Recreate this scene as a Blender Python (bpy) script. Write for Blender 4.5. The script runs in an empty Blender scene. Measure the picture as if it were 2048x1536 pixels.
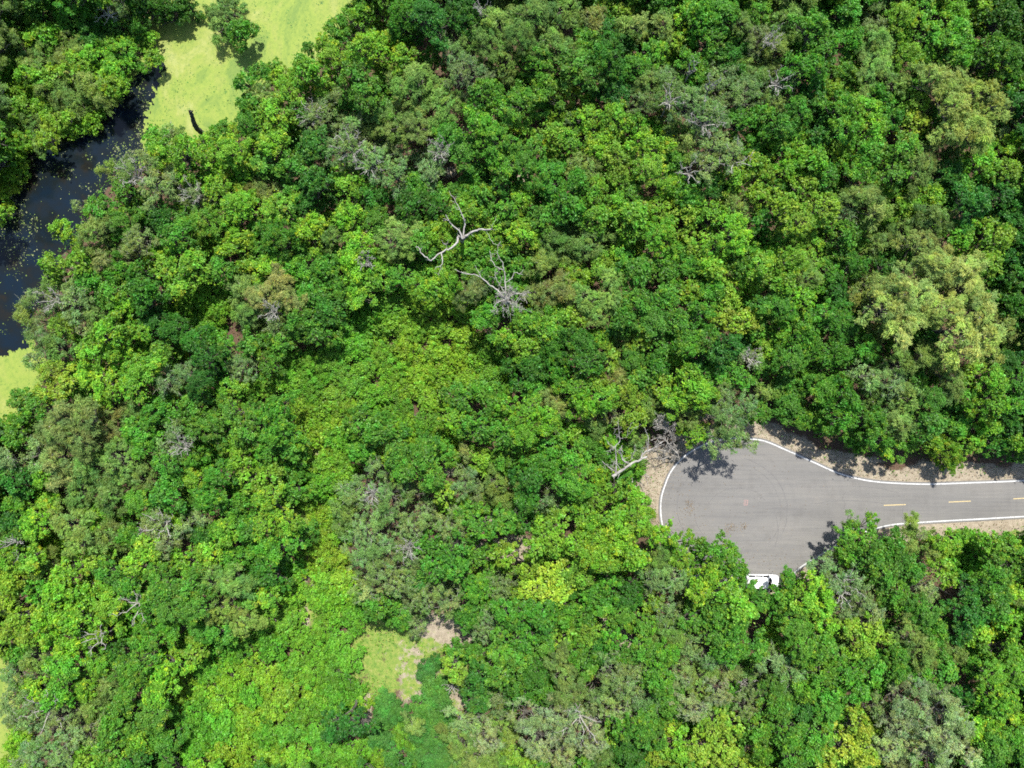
import bpy, math, random
import numpy as np
R_ = math.radians
random.seed(7); rng = np.random.default_rng(7)
C = bpy.context.scene.collection
scn = bpy.context.scene

# ---------------------------------------------------------------- camera
CAM_H = 97.0; PPM = 14.0                       # metres above ground, photo pixels per metre on the ground
cam = bpy.data.cameras.new('camera'); cam_o = bpy.data.objects.new('camera', cam); C.objects.link(cam_o)
cam_o.location = (0, 0, CAM_H); cam_o.rotation_euler = (0, 0, 0)
cam.sensor_width = 36; cam.lens = 18 / ((1024 / PPM) / CAM_H); cam.clip_start = 1; cam.clip_end = 6000
scn.camera = cam_o
# ---------------------------------------------------------------- sky, sun, exposure
SUN_EL, SUN_AZ = 60.0, 10.0                      # degrees above the horizon; degrees east of the top of the picture
w = bpy.data.worlds.new("World"); scn.world = w; w.use_nodes = True
nt = w.node_tree; nt.nodes.clear()
sky = nt.nodes.new('ShaderNodeTexSky'); sky.sky_type = 'NISHITA'; sky.sun_disc = False
sky.sun_elevation = R_(SUN_EL); sky.sun_rotation = R_(SUN_AZ); sky.air_density = 1.0; sky.dust_density = 1.2
bg = nt.nodes.new('ShaderNodeBackground'); bg.inputs['Strength'].default_value = 0.13
wo = nt.nodes.new('ShaderNodeOutputWorld')
nt.links.new(sky.outputs[0], bg.inputs[0]); nt.links.new(bg.outputs[0], wo.inputs[0])
sl = bpy.data.lights.new('sun', 'SUN'); sl.energy = 4.9; sl.angle = R_(0.55); sl.color = (1.0, 0.965, 0.90)
so = bpy.data.objects.new('sun', sl); C.objects.link(so)
so.rotation_euler = (R_(90 - SUN_EL), 0, R_(180 - SUN_AZ)); so.location = (0, 0, 120)
scn.view_settings.view_transform = 'Standard'; scn.view_settings.look = 'None'
scn.view_settings.exposure = 0.86; scn.view_settings.gamma = 1.0
scn.cycles.max_bounces = 5; scn.cycles.diffuse_bounces = 4; scn.cycles.glossy_bounces = 2
scn.cycles.transmission_bounces = 3; scn.cycles.use_denoising = False
scn.cycles.filter_width = 1.7; scn.cycles.use_adaptive_sampling = True; scn.cycles.adaptive_threshold = 0.02

def W(px, py, z=0.0):                           # photo pixel + height -> metres
    k = (CAM_H - z) / CAM_H / PPM
    return (px - 1024) * k, (768 - py) * k

# ---------------------------------------------------------------- materials
def new_mat(name):
    m = bpy.data.materials.new(name); m.use_nodes = True
    n = m.node_tree.nodes; return m, n, m.node_tree.links, n['Principled BSDF']
def ramp(n, l, src, stops):
    r = n.new('ShaderNodeValToRGB'); e = r.color_ramp.elements
    while len(e) < len(stops): e.new(0.5)
    for k, (p, c) in enumerate(stops): e[k].position = p; e[k].color = (*c, 1)
    l.new(src, r.inputs[0]); return r
def noise(n, l, scale, detail=4, rough=0.55, vec=None, stretch=None):
    t = n.new('ShaderNodeTexNoise'); t.inputs['Scale'].default_value = scale
    t.inputs['Detail'].default_value = detail; t.inputs['Roughness'].default_value = rough
    g = n.new('ShaderNodeNewGeometry'); src = g.outputs['Position'] if vec is None else vec
    if stretch:
        mp = n.new('ShaderNodeMapping'); mp.inputs['Scale'].default_value = stretch; l.new(src, mp.inputs[0]); src = mp.outputs[0]
    l.new(src, t.inputs['Vector']); return t
def mixc(n, l, fac, a, b, mode='MIX'):
    m = n.new('ShaderNodeMix'); m.data_type = 'RGBA'; m.blend_type = mode
    for sock, v in ((m.inputs[0], fac), (m.inputs[6], a), (m.inputs[7], b)):
        if hasattr(v, 'is_linked') or hasattr(v, 'links'): l.new(v, sock)
        elif isinstance(v, (int, float)): sock.default_value = v
        else: sock.default_value = (*v, 1)
    return m.outputs[2]

def leaf_material(name, rough, transl):
    m, n, l, p = new_mat(name)
    at = n.new('ShaderNodeAttribute'); at.attribute_name = 'tint'
    oi = n.new('ShaderNodeObjectInfo')
    col = mixc(n, l, 1.0, oi.outputs['Color'], at.outputs['Color'], 'MULTIPLY')
    l.new(col, p.inputs['Base Color'])
    p.inputs['Roughness'].default_value = rough; p.inputs['Specular IOR Level'].default_value = 0.30
    tr = n.new('ShaderNodeBsdfTranslucent')
    tc = mixc(n, l, 1.0, col, (1.35, 1.25, 0.5), 'MULTIPLY'); l.new(tc, tr.inputs['Color'])
    mx = n.new('ShaderNodeMixShader'); mx.inputs[0].default_value = transl
    l.new(p.outputs[0], mx.inputs[1]); l.new(tr.outputs[0], mx.inputs[2])
    l.new(mx.outputs[0], n['Material Output'].inputs['Surface'])
    return m
M_LEAF = leaf_material('leaf', 0.5, 0.40)
M_MOSSLEAF = leaf_material('fine_leaf', 0.65, 0.32)
def bark(name, c1, c2, scale=3.0):
    m, n, l, p = new_mat(name)
    t = noise(n, l, scale, 5, 0.65); r = ramp(n, l, t.outputs[0], [(0.32, c1), (0.68, c2)])
    l.new(r.outputs[0], p.inputs['Base Color']); p.inputs['Roughness'].default_value = 0.9
    b = n.new('ShaderNodeBump'); b.inputs['Strength'].default_value = 0.5; b.inputs['Distance'].default_value = 0.05
    l.new(t.outputs[0], b.inputs['Height']); l.new(b.outputs[0], p.inputs['Normal'])
    return m
M_BARK = bark('bark', (0.045, 0.040, 0.030), (0.13, 0.12, 0.095))
M_TWIG = bark('mossy_twig', (0.15, 0.16, 0.11), (0.34, 0.36, 0.28))
M_DEAD = bark('bleached_wood', (0.15, 0.138, 0.12), (0.38, 0.36, 0.325), 2.0)
M_BARE = bark('bare_grey_wood', (0.17, 0.16, 0.135), (0.38, 0.365, 0.325), 2.5)
M_DARKWOOD = bark('wet_wood', (0.025, 0.03, 0.022), (0.09, 0.09, 0.07))

# ---------------------------------------------------------------- mesh helpers
def tag(o, label=None, cat=None, group=None, kind=None):
    if label: o['label'] = label
    if cat: o['category'] = cat
    if group: o['group'] = group
    if kind: o['kind'] = kind
    return o
def mesh_from(name, V, F, mats, tint=None, matidx=None, smooth=False):
    """V (n,3); F (m,4) or (m,3) arrays, or a list of polygons"""
    me = bpy.data.meshes.new(name)
    if isinstance(F, np.ndarray):
        k = F.shape[1]
        me.vertices.add(len(V)); me.vertices.foreach_set('co', np.asarray(V, np.float32).ravel())
        me.loops.add(F.size); me.loops.foreach_set('vertex_index', F.astype(np.int32).ravel())
        me.polygons.add(len(F)); me.polygons.foreach_set('loop_start', np.arange(0, F.size, k, dtype=np.int32))
        me.update(calc_edges=True)
    else:
        me.from_pydata([tuple(v) for v in V], [], [tuple(f) for f in F]); me.update()
    for m in (mats if isinstance(mats, (list, tuple)) else [mats]): me.materials.append(m)
    if tint is not None:
        a = me.attributes.new('tint', 'FLOAT_COLOR', 'FACE')
        t = np.ones((len(me.polygons), 4), np.float32); t[:, :3] = tint
        a.data.foreach_set('color', t.ravel())
    if matidx is not None: me.polygons.foreach_set('material_index', np.asarray(matidx, np.int32))
    if smooth: me.polygons.foreach_set('use_smooth', np.ones(len(me.polygons), bool))
    return me
def link(name, me, parent=None, loc=None):
    o = bpy.data.objects.new(name, me); C.objects.link(o)
    if parent: o.parent = parent
    if loc: o.location = loc
    return o
def nrm(a): return a / np.maximum(np.linalg.norm(a, axis=-1, keepdims=True), 1e-9)
UP = np.array([0, 0, 1.0])

class Tubes:
    def __init__(s): s.V = []; s.F = []; s.n = 0
    def add(s, pts, rad, sides=5):
        pts = np.asarray(pts, float); k = len(pts)
        if k < 2: return
        d = np.gradient(pts, axis=0); d = nrm(d)
        ref = np.where(np.abs(d[:, 2:3]) > 0.9, [[1.0, 0, 0]], [[0, 0, 1.0]])
        u = nrm(np.cross(d, ref)); v = np.cross(d, u)
        a = np.arange(sides) * 2 * math.pi / sides
        rad = np.broadcast_to(np.asarray(rad, float), (k,))
        ring = pts[:, None] + rad[:, None, None] * (np.cos(a)[None, :, None] * u[:, None] + np.sin(a)[None, :, None] * v[:, None])
        s.V.append(ring.reshape(-1, 3))
        i = np.arange(k - 1)[:, None] * sides; j = np.arange(sides)[None]; j2 = (j + 1) % sides
        f = np.stack([i + j, i + j2, i + sides + j2, i + sides + j], -1).reshape(-1, 4) + s.n
        s.F.append(f); s.n += k * sides
    def arrays(s): return np.concatenate(s.V), np.concatenate(s.F)

def curve(a, b, r, n=5, wob=0.12, lift=0.0):
    a = np.asarray(a, float); b = np.asarray(b, float); t = np.linspace(0, 1, n)[:, None]
    L = np.linalg.norm(b - a); p = a + (b - a) * t
    p[1:-1] += r.normal(0, wob * L / 2, (n - 2, 3)) * np.array([1, 1, 0.6])
    p[:, 2] += (np.sin(t[:, 0] * math.pi) * lift * L)
    return p

def leaves(P, N, length, width, r, flat=0.6, rnd=0.75, fold=0.25, axis=None, axw=0.0):
    """one folded leaf per point; P points, N outward normals"""
    n = len(P)
    nn = nrm(N * 0.55 + UP * flat + r.normal(0, rnd, (n, 3)))
    ax = r.normal(0, 1, (n, 3)) + N * 0.9
    if axis is not None: ax = ax * (1 - axw) + axis * axw * 1.6
    ax = nrm(ax - (ax * nn).sum(1, keepdims=True) * nn * 0.8)
    sd = nrm(np.cross(nn, ax))
    L = length * r.uniform(0.65, 1.3, (n, 1)); Wd = width * r.uniform(0.7, 1.25, (n, 1))
    base = P - ax * L * 0.5
    mid = P + nn * (-fold * Wd)
    V = np.stack([base, P + sd * Wd * 0.5 - ax * L * 0.03 + nn * fold * Wd * 0.5, P + ax * L * 0.5 - UP * L * 0.08, P - sd * Wd * 0.5 - ax * L * 0.03 + nn * fold * Wd * 0.5], 1).reshape(-1, 3)
    F = np.arange(4 * n).reshape(-1, 4)
    return V, F

# ---------------------------------------------------------------- crown prototypes
def pois(r, n, R, irregular, tries=2500):
    """lobe centres in a disc, spaced out, with an uneven outline"""
    ph = r.uniform(0, 2 * math.pi, 4); am = r.uniform(0.05, 0.16, 4) * irregular
    def edge(a): return 1 + sum(am[k] * math.sin((k + 2) * a + ph[k]) for k in range(4))
    out = []; dmin = R * 1.5 / math.sqrt(n)
    for _ in range(tries):
        a = r.uniform(0, 2 * math.pi); q = math.sqrt(r.uniform(0, 1)) * edge(a)
        x, y = R * q * math.cos(a), R * q * math.sin(a)
        if all((x - u) ** 2 + (y - v) ** 2 > dmin ** 2 for u, v, _ in out): out.append((x, y, min(1, q)))
        if len(out) >= n: break
    return out

def crown_proto(kind, R, seed):
    """one foliage mass of radius R about its own middle: leaves (material 0), limbs (1), fine twigs (2)"""
    r = np.random.default_rng(seed)
    tb = Tubes(); tw = Tubes()
    cd = {'broad': 1.15, 'star': 1.1, 'feather': 1.1, 'moss': 1.0, 'low': 0.7, 'dense': 0.8}[kind] * R   # crown depth
    lobe_r = {'broad': 0.50, 'star': 0.52, 'feather': 0.56, 'moss': 0.54, 'low': 0.40, 'dense': 0.6}[kind] * (0.7 + 0.12 * R)
    n_l = int({'broad': 1.35, 'star': 1.15, 'feather': 1.25, 'moss': 1.15, 'low': 1.6, 'dense': 1.8}[kind] * (R / lobe_r) ** 2)
    lv_ = r.choice([.74, .9, 1.05, 1.3]) if kind in ('broad', 'star', 'feather', 'moss') else r.uniform(.85, 1.2)
    lobe_r *= lv_; n_l = int(n_l / lv_ ** 1.7); lsc = r.uniform(.8, 1.2)
    lobes = pois(r, max(5, n_l), R * 0.84, 1.4 if kind != 'dense' else 0.4)
    P = []; N = []; T = []; AX = []
    fork = np.array([r.normal(0, .1), r.normal(0, .1), -cd * 0.75])
    wr = 0.03 * R + 0.03
    for (x, y, q) in lobes:
        z = -cd * 0.5 + cd * math.sqrt(max(0.02, 1 - 0.94 * q * q)) * 0.95 - lobe_r * 0.4 + r.normal(0, 0.11 * cd)
        lr = lobe_r * r.choice([.55, .8, 1.0, 1.2, 1.5]) * r.uniform(.85, 1.15)
        c = np.array([x, y, z])
        lt = np.array([1, 1, 1]) * r.uniform(0.80, 1.22) * np.array([r.uniform(0.86, 1.2), 1, r.uniform(0.8, 1.2)])
        lim = curve(fork, c, r, 5, .14)
        tb.add(lim, np.linspace(wr, 0.02, 5), 4)
        n_s = {'broad': 8, 'star': 7, 'feather': 8, 'moss': 6, 'low': 6, 'dense': 9}[kind]
        for k in range(n_s):
            d = nrm(r.normal(0, 1, 3)); d[2] = abs(d[2]) * 0.9 - 0.2
            sc = c + d * lr * r.uniform(0.55, 0.95) * np.array([1, 1, 0.85])
            sr = lr * r.uniform(0.30, 0.52)
            st = lt * r.uniform(0.84, 1.18)
            if r.random() < .22: st = st * (np.array([r.uniform(1.25, 1.8), r.uniform(1.05, 1.2), .9]) if kind == 'broad' else np.array([r.uniform(1.0, 1.15), r.uniform(1.0, 1.2), .95]))
            area = 4 * math.pi * sr * sr
            la = {'broad': 0.021, 'star': 0.032, 'feather': 0.015, 'moss': 0.016, 'low': 0.022, 'dense': 0.016}[kind]
            m = 2 + int(area / la / lsc ** 2 * {'broad': 0.85, 'star': 0.72, 'feather': 0.8, 'moss': 0.72, 'low': 0.9, 'dense': 0.9}[kind])
            dd = nrm(r.normal(0, 1, (m, 3))); dd[:, 2] = np.where(dd[:, 2] < -0.35, -dd[:, 2], dd[:, 2])
            rad = sr * (r.uniform(0.25, 1, (m, 1)) ** 0.45) * (1 + 0.26 * r.normal(0, 1, (m, 1)))
            P.append(sc + dd * rad); N.append(nrm(dd + d * 0.6)); T.append(np.repeat(st[None], m, 0))
            AX.append(np.repeat(nrm(d * np.array([1, 1, .35]) + np.array([0, 0, 0.05]))[None], m, 0))
            if kind == 'broad' and k == 0 and r.random() < .16:
                tw.add(curve(c, sc + d * sr * .9 + np.array([0, 0, .15]), r, 4, .25), [.04, .035, .03, .015], 3)
            if kind in ('moss', 'feather') and k % 2 == 0:
                e = sc + d * sr * (1.2 if kind == 'moss' else 0.85)
                tw.add(curve(c, e, r, 4, .22), [0.04, 0.03, 0.022, 0.01], 3)
                if kind == 'moss':
                    for _ in range(2):
                        tw.add(curve(sc + d * sr * .5, e + r.normal(0, 1, 3) * sr * np.array([1, 1, .5]), r, 3, .25), [0.026, 0.018, 0.008], 3)
    P = np.concatenate(P); N = np.concatenate(N); T = np.concatenate(T); AX = np.concatenate(AX)
    n = len(P)
    out_ = r.random((n, 1)) < .07; P = P + out_ * r.normal(0, .28, (n, 3))
    ln, wd, axw = {'broad': (.25, .145, 0), 'star': (.31, .18, 0), 'feather': (.34, .065, .7), 'moss': (.29, .07, .55),
                   'low': (.235, .145, 0), 'dense': (.20, .12, .2)}[kind]
    V, F = leaves(P, N, ln * lsc, wd * lsc, r, 0.62, 0.62 if kind != 'dense' else 0.45, axis=AX, axw=axw)
    lv = r.normal(1, 0.16, (n, 1)).clip(.55, 1.5)
    hue = r.normal(0, 0.10, (n, 1))
    T = T * lv * np.concatenate([1 + hue, np.ones((n, 1)), 1 - hue * .5], 1)
    mi = [np.zeros(n, int)]
    for k, t in ((1, tb), (2, tw)):
        if t.n:
            v, f = t.arrays(); F = np.concatenate([F, f + len(V)]); V = np.concatenate([V, v])
            T = np.concatenate([T, np.ones((len(f), 3))]); mi.append(np.full(len(f), k))
    return dict(V=V.astype(np.float32), F=F, T=T.astype(np.float32), MI=np.concatenate(mi), R=R, cd=cd, kind=kind)

SIZES = {'S': 1.45, 'M': 2.3, 'L': 3.2}
PROTO = {}
def leafmats(kind): return [M_MOSSLEAF if kind in ('feather', 'moss', 'dense') else M_LEAF, M_BARK, M_TWIG]
sd = 100
for kind, sizes in {'broad': dict(S=4, M=6, L=4), 'star': dict(S=2, M=4, L=1), 'feather': dict(S=3, M=4, L=3),
                    'moss': dict(S=3, M=4, L=2), 'low': dict(S=3, M=4), 'dense': dict(S=2, M=2)}.items():
    for sz, k in sizes.items():
        PROTO[kind, sz] = []
        for _ in range(k):
            sd += 1; pr = crown_proto(kind, SIZES[sz], sd)
            pr['mesh'] = mesh_from('crown', pr['V'], pr['F'], leafmats(kind), tint=pr['T'], matidx=pr['MI'])
            PROTO[kind, sz].append(pr)
def pick(kind, Rm, r=rng):
    best = min((z for (k, z) in PROTO if k == kind), key=lambda z: abs(math.log(Rm / SIZES[z])))
    L = PROTO[kind, best]; return L[int(r.integers(len(L)))]

# ---------------------------------------------------------------- the trees of the photograph
# code -> (leaf colour, crown kind, words)
CODE = {
 'D': ((.042, .155, .015), 'broad', 'dark green leafy'),
 'G': ((.073, .225, .021), 'broad', 'mid green leafy'),
 'B': ((.130, .312, .024), 'broad', 'bright green leafy'),
 'T': ((.036, .150, .018), 'broad', 'bluish green leafy'),
 'Y': ((.158, .312, .028), 'star', 'yellow-green'),
 'L': ((.205, .345, .034), 'star', 'lime yellow'),
 'O': ((.132, .242, .046), 'feather', 'olive green feathery'),
 'P': ((.215, .320, .072), 'feather', 'pale tan-olive feathery'),
 'R': ((.165, .230, .056), 'feather', 'olive and rusty brown feathery'),
 'S': ((.140, .240, .066), 'moss', 'grey-green mossy'),
 'K': ((.195, .285, .060), 'feather', 'yellowish olive feathery'),
 'Q': ((.215, .285, .105), 'moss', 'pale grey-olive twiggy'),
 'V': ((.160, .315, .022), 'low', 'low yellow-green'),
 'X': ((.108, .280, .022), 'low', 'low bright green'),
 'W': ((.056, .185, .026), 'dense', 'smooth dark green'),
}
# per 512 px tile of the photograph, in tenths of that tile's threefold enlargement: x y r code
TREES = {
(0, 0): """9 5 12 G;6 17 9 D;30 21 12 B;22 7 12 D;42 11 13 D;13 31 11 O;5 43 12 B;26 31 11 O;41 25 9 G;56 5 12 G;60 17 9 D;74 6 13 S;
 87 4 12 D;100 4 13 D;112 4 9 D;71 17 9 G;84 16 8 D;33 45 8 Y;10 54 10 G;38 58 12 O;56 34 9 B;74 31 13 B;68 42 10 B;50 64 12 O;
 28 66 10 B;15 64 10 G;5 62 9 S;6 77 10 B;19 74 9 S;33 76 9 G;7 91 10 V;9 104 9 V;3 115 8 V;2 128 6 B;55 73 8 V;42 78 7 V;
 138 8 13 O;145 19 10 G;131 16 7 O;92 80 6 X;96 89 8 B;109 92 12 B;124 96 11 B;103 82 8 S;80 100 12 S;62 103 6 O;75 113 11 G;94 112 13 S;
 116 117 9 S;112 104 9 G;140 90 12 B;150 75 10 G;134 77 6 G;148 50 9 G;150 62 9 G;60 126 11 G;48 124 6 S;38 138 8 B;57 139 12 O;
 74 133 11 G;84 145 12 S;98 131 10 D;106 142 12 G;124 134 15 B;131 115 12 B;144 125 14 B;142 147 13 B;91 24 7 Y;92 36 7 B""",
(512, 0): """2 44 7 G;11 40 6 X;3 57 9 O;10 60 7 O;20 56 12 Y;31 42 12 B;32 29 5 G;40 25 6 B;46 33 11 B;54 22 7 G;63 9 11 B;67 30 14 B;
 72 5 8 Y;88 10 14 G;104 11 15 T;124 10 14 T;60 46 13 G;66 57 12 G;88 34 9 B;96 20 7 D;106 34 8 G;118 30 13 S;138 26 14 O;
 145 12 9 O;150 38 12 O;126 44 14 S;138 58 14 G;98 52 18 O;76 69 10 O;94 76 15 O;114 62 13 O;114 80 11 G;24 68 9 G;36 72 13 S;
 10 70 13 B;10 84 12 B;34 88 12 T;24 99 13 G;36 110 12 T;52 90 13 S;56 78 8 S;70 96 12 S;54 111 10 Y;66 106 9 G;84 104 12 S;
 96 112 11 G;110 92 11 S;104 106 9 S;126 92 13 G;142 84 14 G;132 74 12 G;148 98 12 G;4 98 9 G;6 114 10 R;14 126 14 B;30 124 10 D;
 56 128 12 B;72 132 11 G;70 118 11 D;92 124 12 D;106 124 10 D;34 138 12 B;14 142 14 G;46 142 9 O;62 148 12 B;84 142 14 O;98 146 11 G;
 106 140 9 B;126 128 12 B;136 118 9 G;138 130 8 Y;150 124 8 G;146 112 8 D;112 118 7 G;150 66 8 G""",
(1024, 0): """12 9 13 O;32 8 13 O;6 22 10 O;26 28 12 O;48 12 11 R;44 26 12 G;58 18 11 T;14 38 14 G;38 40 13 G;58 36 15 T;66 8 9 Y;
 76 15 9 O;92 4 9 G;102 9 9 B;90 15 10 O;112 10 13 G;126 8 13 G;120 24 12 G;106 38 10 G;82 32 9 G;98 24 7 Y;88 30 7 B;74 40 10 G;
 48 46 11 G;20 54 12 G;6 60 10 G;36 58 8 L;36 70 6 S;60 56 12 T;62 48 9 G;80 48 10 O;92 48 11 S;78 62 10 S;94 58 11 O;
 108 62 14 S;122 52 12 S;138 58 14 S;146 46 9 O;130 34 9 D;138 14 9 O;148 22 10 S;148 8 9 G;118 70 13 S;136 72 12 G;150 70 9 G;
 46 70 12 B;62 72 12 B;14 88 8 G;6 76 8 B;26 80 9 Y;34 86 10 B;52 86 12 B;74 74 8 G;80 88 13 B;64 94 12 Y;20 106 14 G;6 96 10 G;
 44 100 12 O;64 106 10 Y;84 102 12 B;98 96 10 G;104 86 8 O;122 88 12 S;132 92 10 S;118 102 8 S;142 88 8 G;146 98 8 B;152 104 8 Y;
 38 110 10 G;50 116 11 B;70 118 12 G;94 112 8 B;106 120 12 G;120 112 12 T;134 106 11 B;148 116 9 Y;6 120 9 B;18 132 12 G;34 124 13 G;
 50 130 10 B;6 140 11 B;26 144 12 O;46 146 12 O;62 124 9 B;72 130 13 B;86 124 8 Y;88 142 15 B;106 130 12 Y;120 128 13 B;136 124 12 O;
 132 142 15 B;112 146 9 Y;150 132 9 D""",
(1536, 0): """10 12 12 O;26 16 12 G;46 8 12 G;66 6 9 S;80 12 12 B;94 6 9 G;110 8 12 B;128 6 8 Y;140 10 12 D;150 22 9 D;66 16 7 S;
 6 30 9 O;34 28 11 G;18 42 12 G;50 24 10 G;66 26 12 O;80 20 8 Y;84 34 11 B;98 22 12 G;114 22 12 G;136 14 8 G;96 34 10 O;
 106 40 9 D;116 32 11 G;132 30 12 G;146 34 10 G;64 40 12 O;44 44 11 G;30 40 9 G;10 52 12 S;4 62 8 O;26 52 11 T;38 54 9 Y;52 48 7 B;
 76 50 9 O;98 48 13 P;112 46 12 P;126 56 12 P;134 66 12 P;112 64 14 P;124 78 14 P;110 78 11 P;90 62 10 Y;88 74 11 L;100 86 7 O;
 138 42 8 Y;146 50 9 G;148 62 10 T;150 78 8 S;62 58 9 G;44 64 11 G;58 66 11 B;70 62 8 G;18 68 10 G;30 62 8 D;8 76 10 G;62 78 12 B;
 46 78 9 G;30 82 8 T;8 90 9 G;20 88 8 Y;74 72 8 D;44 92 11 B;28 96 11 B;60 92 12 G;82 90 12 G;92 100 13 O;112 88 9 O;128 84 9 G;
 146 88 10 B;128 98 12 B;144 102 10 Y;108 104 11 T;76 104 11 G;54 104 11 G;36 106 10 G;10 102 9 B;22 112 11 Y;34 124 12 L;10 124 12 L;
 20 134 10 L;54 118 11 O;68 114 10 B;46 128 8 S;64 128 9 O;82 124 10 B;98 118 10 B;116 112 9 G;122 122 13 T;138 118 12 T;152 112 8 G;
 100 132 12 O;82 138 10 O;66 146 8 O;114 142 12 B;136 144 13 Y;150 134 9 T;44 142 13 G;26 146 9 B;8 142 9 G;92 146 12 P;150 146 8 D""",
(0, 512): """32 6 10 Y;46 4 9 Y;62 4 9 R;22 26 10 S;34 16 10 O;14 36 7 O;44 26 13 S;54 14 12 G;70 8 10 G;84 10 9 G;68 24 12 G;
 88 22 13 D;100 8 9 B;116 6 12 B;108 18 9 B;132 8 10 G;74 28 10 B;94 40 12 T;58 38 10 O;38 42 10 Y;24 50 10 S;36 56 12 O;50 42 8 S;
 124 22 13 X;112 30 9 X;132 32 11 X;124 42 7 X;106 22 7 X;146 20 9 O;150 34 9 O;64 48 13 B;76 46 8 B;56 58 12 B;74 60 11 B;
 86 46 6 B;54 72 10 B;64 78 12 B;84 70 13 B;92 64 7 B;80 78 10 B;32 70 10 L;40 76 6 L;26 82 7 L;36 82 6 L;98 58 10 G;106 44 11 D;
 118 52 11 D;98 76 9 S;112 70 10 S;124 62 10 T;136 54 8 G;150 54 9 G;144 68 10 S;120 76 10 T;138 80 9 B;14 86 9 G;24 90 11 G;
 10 108 10 G;40 92 9 R;34 104 12 R;52 96 11 R;66 90 12 R;78 94 11 O;92 94 8 G;46 110 12 R;66 106 12 R;84 104 12 G;104 96 12 G;
 118 88 12 G;106 106 9 S;100 116 9 S;122 102 14 G;140 94 11 G;148 104 12 G;86 114 11 G;72 122 14 O;54 124 12 O;34 120 12 R;20 118 9 S;
 6 124 9 S;10 134 12 T;26 132 10 G;36 136 9 R;48 142 11 O;66 144 12 O;84 132 12 O;84 148 11 G;100 126 10 G;112 120 10 G;100 142 13 G;
 116 134 10 G;132 132 10 G;128 146 13 G;144 110 9 B;144 124 10 Y;150 134 9 Y;10 148 9 T;146 148 10 G;6 112 6 B""",
(512, 512): """10 6 11 B;14 14 8 R;26 8 12 G;42 8 12 G;60 6 12 B;70 14 12 B;86 12 10 G;96 18 7 B;4 24 10 R;20 26 10 R;34 24 12 G;26 38 12 G;
 44 34 11 D;52 20 11 G;62 24 10 B;7 33 6 S;12 42 7 S;36 46 12 G;16 52 8 G;30 40 9 D;106 20 8 B;116 14 8 B;128 22 11 R;142 14 9 G;
 80 28 11 X;94 26 11 V;108 30 12 V;124 34 11 V;138 38 11 G;66 36 11 X;54 42 10 X;78 42 12 V;94 44 11 V;110 44 11 V;126 50 12 V;
 60 54 13 X;44 58 11 X;76 58 11 V;92 58 12 V;108 58 11 V;122 64 10 V;140 56 10 X;150 50 9 B;22 62 10 X;8 66 9 G;34 64 9 X;66 68 11 V;
 82 72 11 V;96 70 9 V;110 72 12 V;128 76 11 V;142 72 10 X;4 78 9 X;18 74 12 X;50 70 10 X;32 80 10 X;48 84 10 V;60 78 9 X;72 84 12 X;
 90 82 9 V;106 86 11 V;122 86 12 G;138 84 12 G;150 90 9 G;12 92 12 G;28 92 10 V;40 92 10 V;54 92 10 V;64 92 6 W;26 104 10 V;36 110 8 V;
 14 106 12 G;8 118 10 G;20 116 8 G;62 100 13 G;76 106 13 G;90 102 11 V;102 100 9 X;112 108 9 V;88 92 9 X;120 98 11 B;134 104 13 G;
 148 108 12 G;54 112 9 X;50 122 9 V;40 124 10 V;64 116 11 G;76 120 8 L;70 128 7 S;84 118 10 G;90 128 12 G;102 120 11 G;106 132 10 G;
 54 130 10 G;40 138 12 G;22 142 11 G;62 142 13 S;80 144 12 S;94 142 11 S;112 142 9 Y;124 138 10 S;136 122 10 Y;148 122 10 G;126 118 6 R;
 144 136 10 O;30 148 9 V;8 132 9 Y;6 146 10 B""",
(1024, 512): """18 6 9 O;6 6 8 G;38 14 9 B;52 8 11 Y;60 14 9 O;74 10 13 G;90 10 12 G;106 6 10 G;120 8 12 B;136 6 10 G;150 6 8 B;
 30 20 12 R;14 24 10 R;46 26 11 O;60 26 9 O;76 28 11 G;92 26 11 G;106 22 9 B;120 22 10 G;134 18 8 B;148 18 8 Y;8 40 11 B;22 44 12 B;
 38 38 11 Y;52 34 11 O;66 38 11 G;82 40 13 G;100 40 12 G;114 34 9 G;130 28 10 Y;140 38 9 L;132 40 9 L;124 38 6 L;150 30 8 G;
 40 52 12 D;24 56 10 G;8 54 10 Y;54 50 9 B;66 48 9 O;76 52 8 Y;90 54 12 G;106 52 11 G;118 50 9 G;130 54 9 T;150 54 5 Y;146 44 8 G;
 12 68 12 D;28 70 11 G;44 64 12 D;58 62 9 Y;72 62 10 G;86 66 11 D;98 60 9 B;112 64 9 T;126 60 9 T;142 62 8 S;150 68 8 G;
 12 80 8 G;38 80 10 B;50 76 11 Y;62 74 10 R;76 74 9 G;90 80 9 Y;106 76 13 B;122 72 12 G;136 72 10 G;26 88 11 R;10 92 10 B;42 90 10 B;
 56 86 9 B;70 84 10 Y;82 90 10 O;98 88 10 B;112 84 11 B;6 106 11 B;22 100 11 B;36 106 10 Y;50 100 9 O;62 96 8 S;72 98 10 Y;46 112 10 G;
 60 110 8 B;24 114 9 G;106 96 11 O;110 106 9 B;124 84 12 S;126 98 13 S;140 90 10 S;132 106 12 S;124 114 9 S;142 112 7 S;150 82 8 O;
 148 94 9 G;74 110 8 O;54 120 9 G;8 118 10 Y;20 126 14 G;38 124 13 G;36 138 12 G;10 134 12 D;24 146 12 S;52 132 9 B;62 140 9 Y;
 74 128 7 B;68 134 7 G;50 146 10 Y;74 146 9 B;8 148 10 D;38 148 9 G""",
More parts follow.
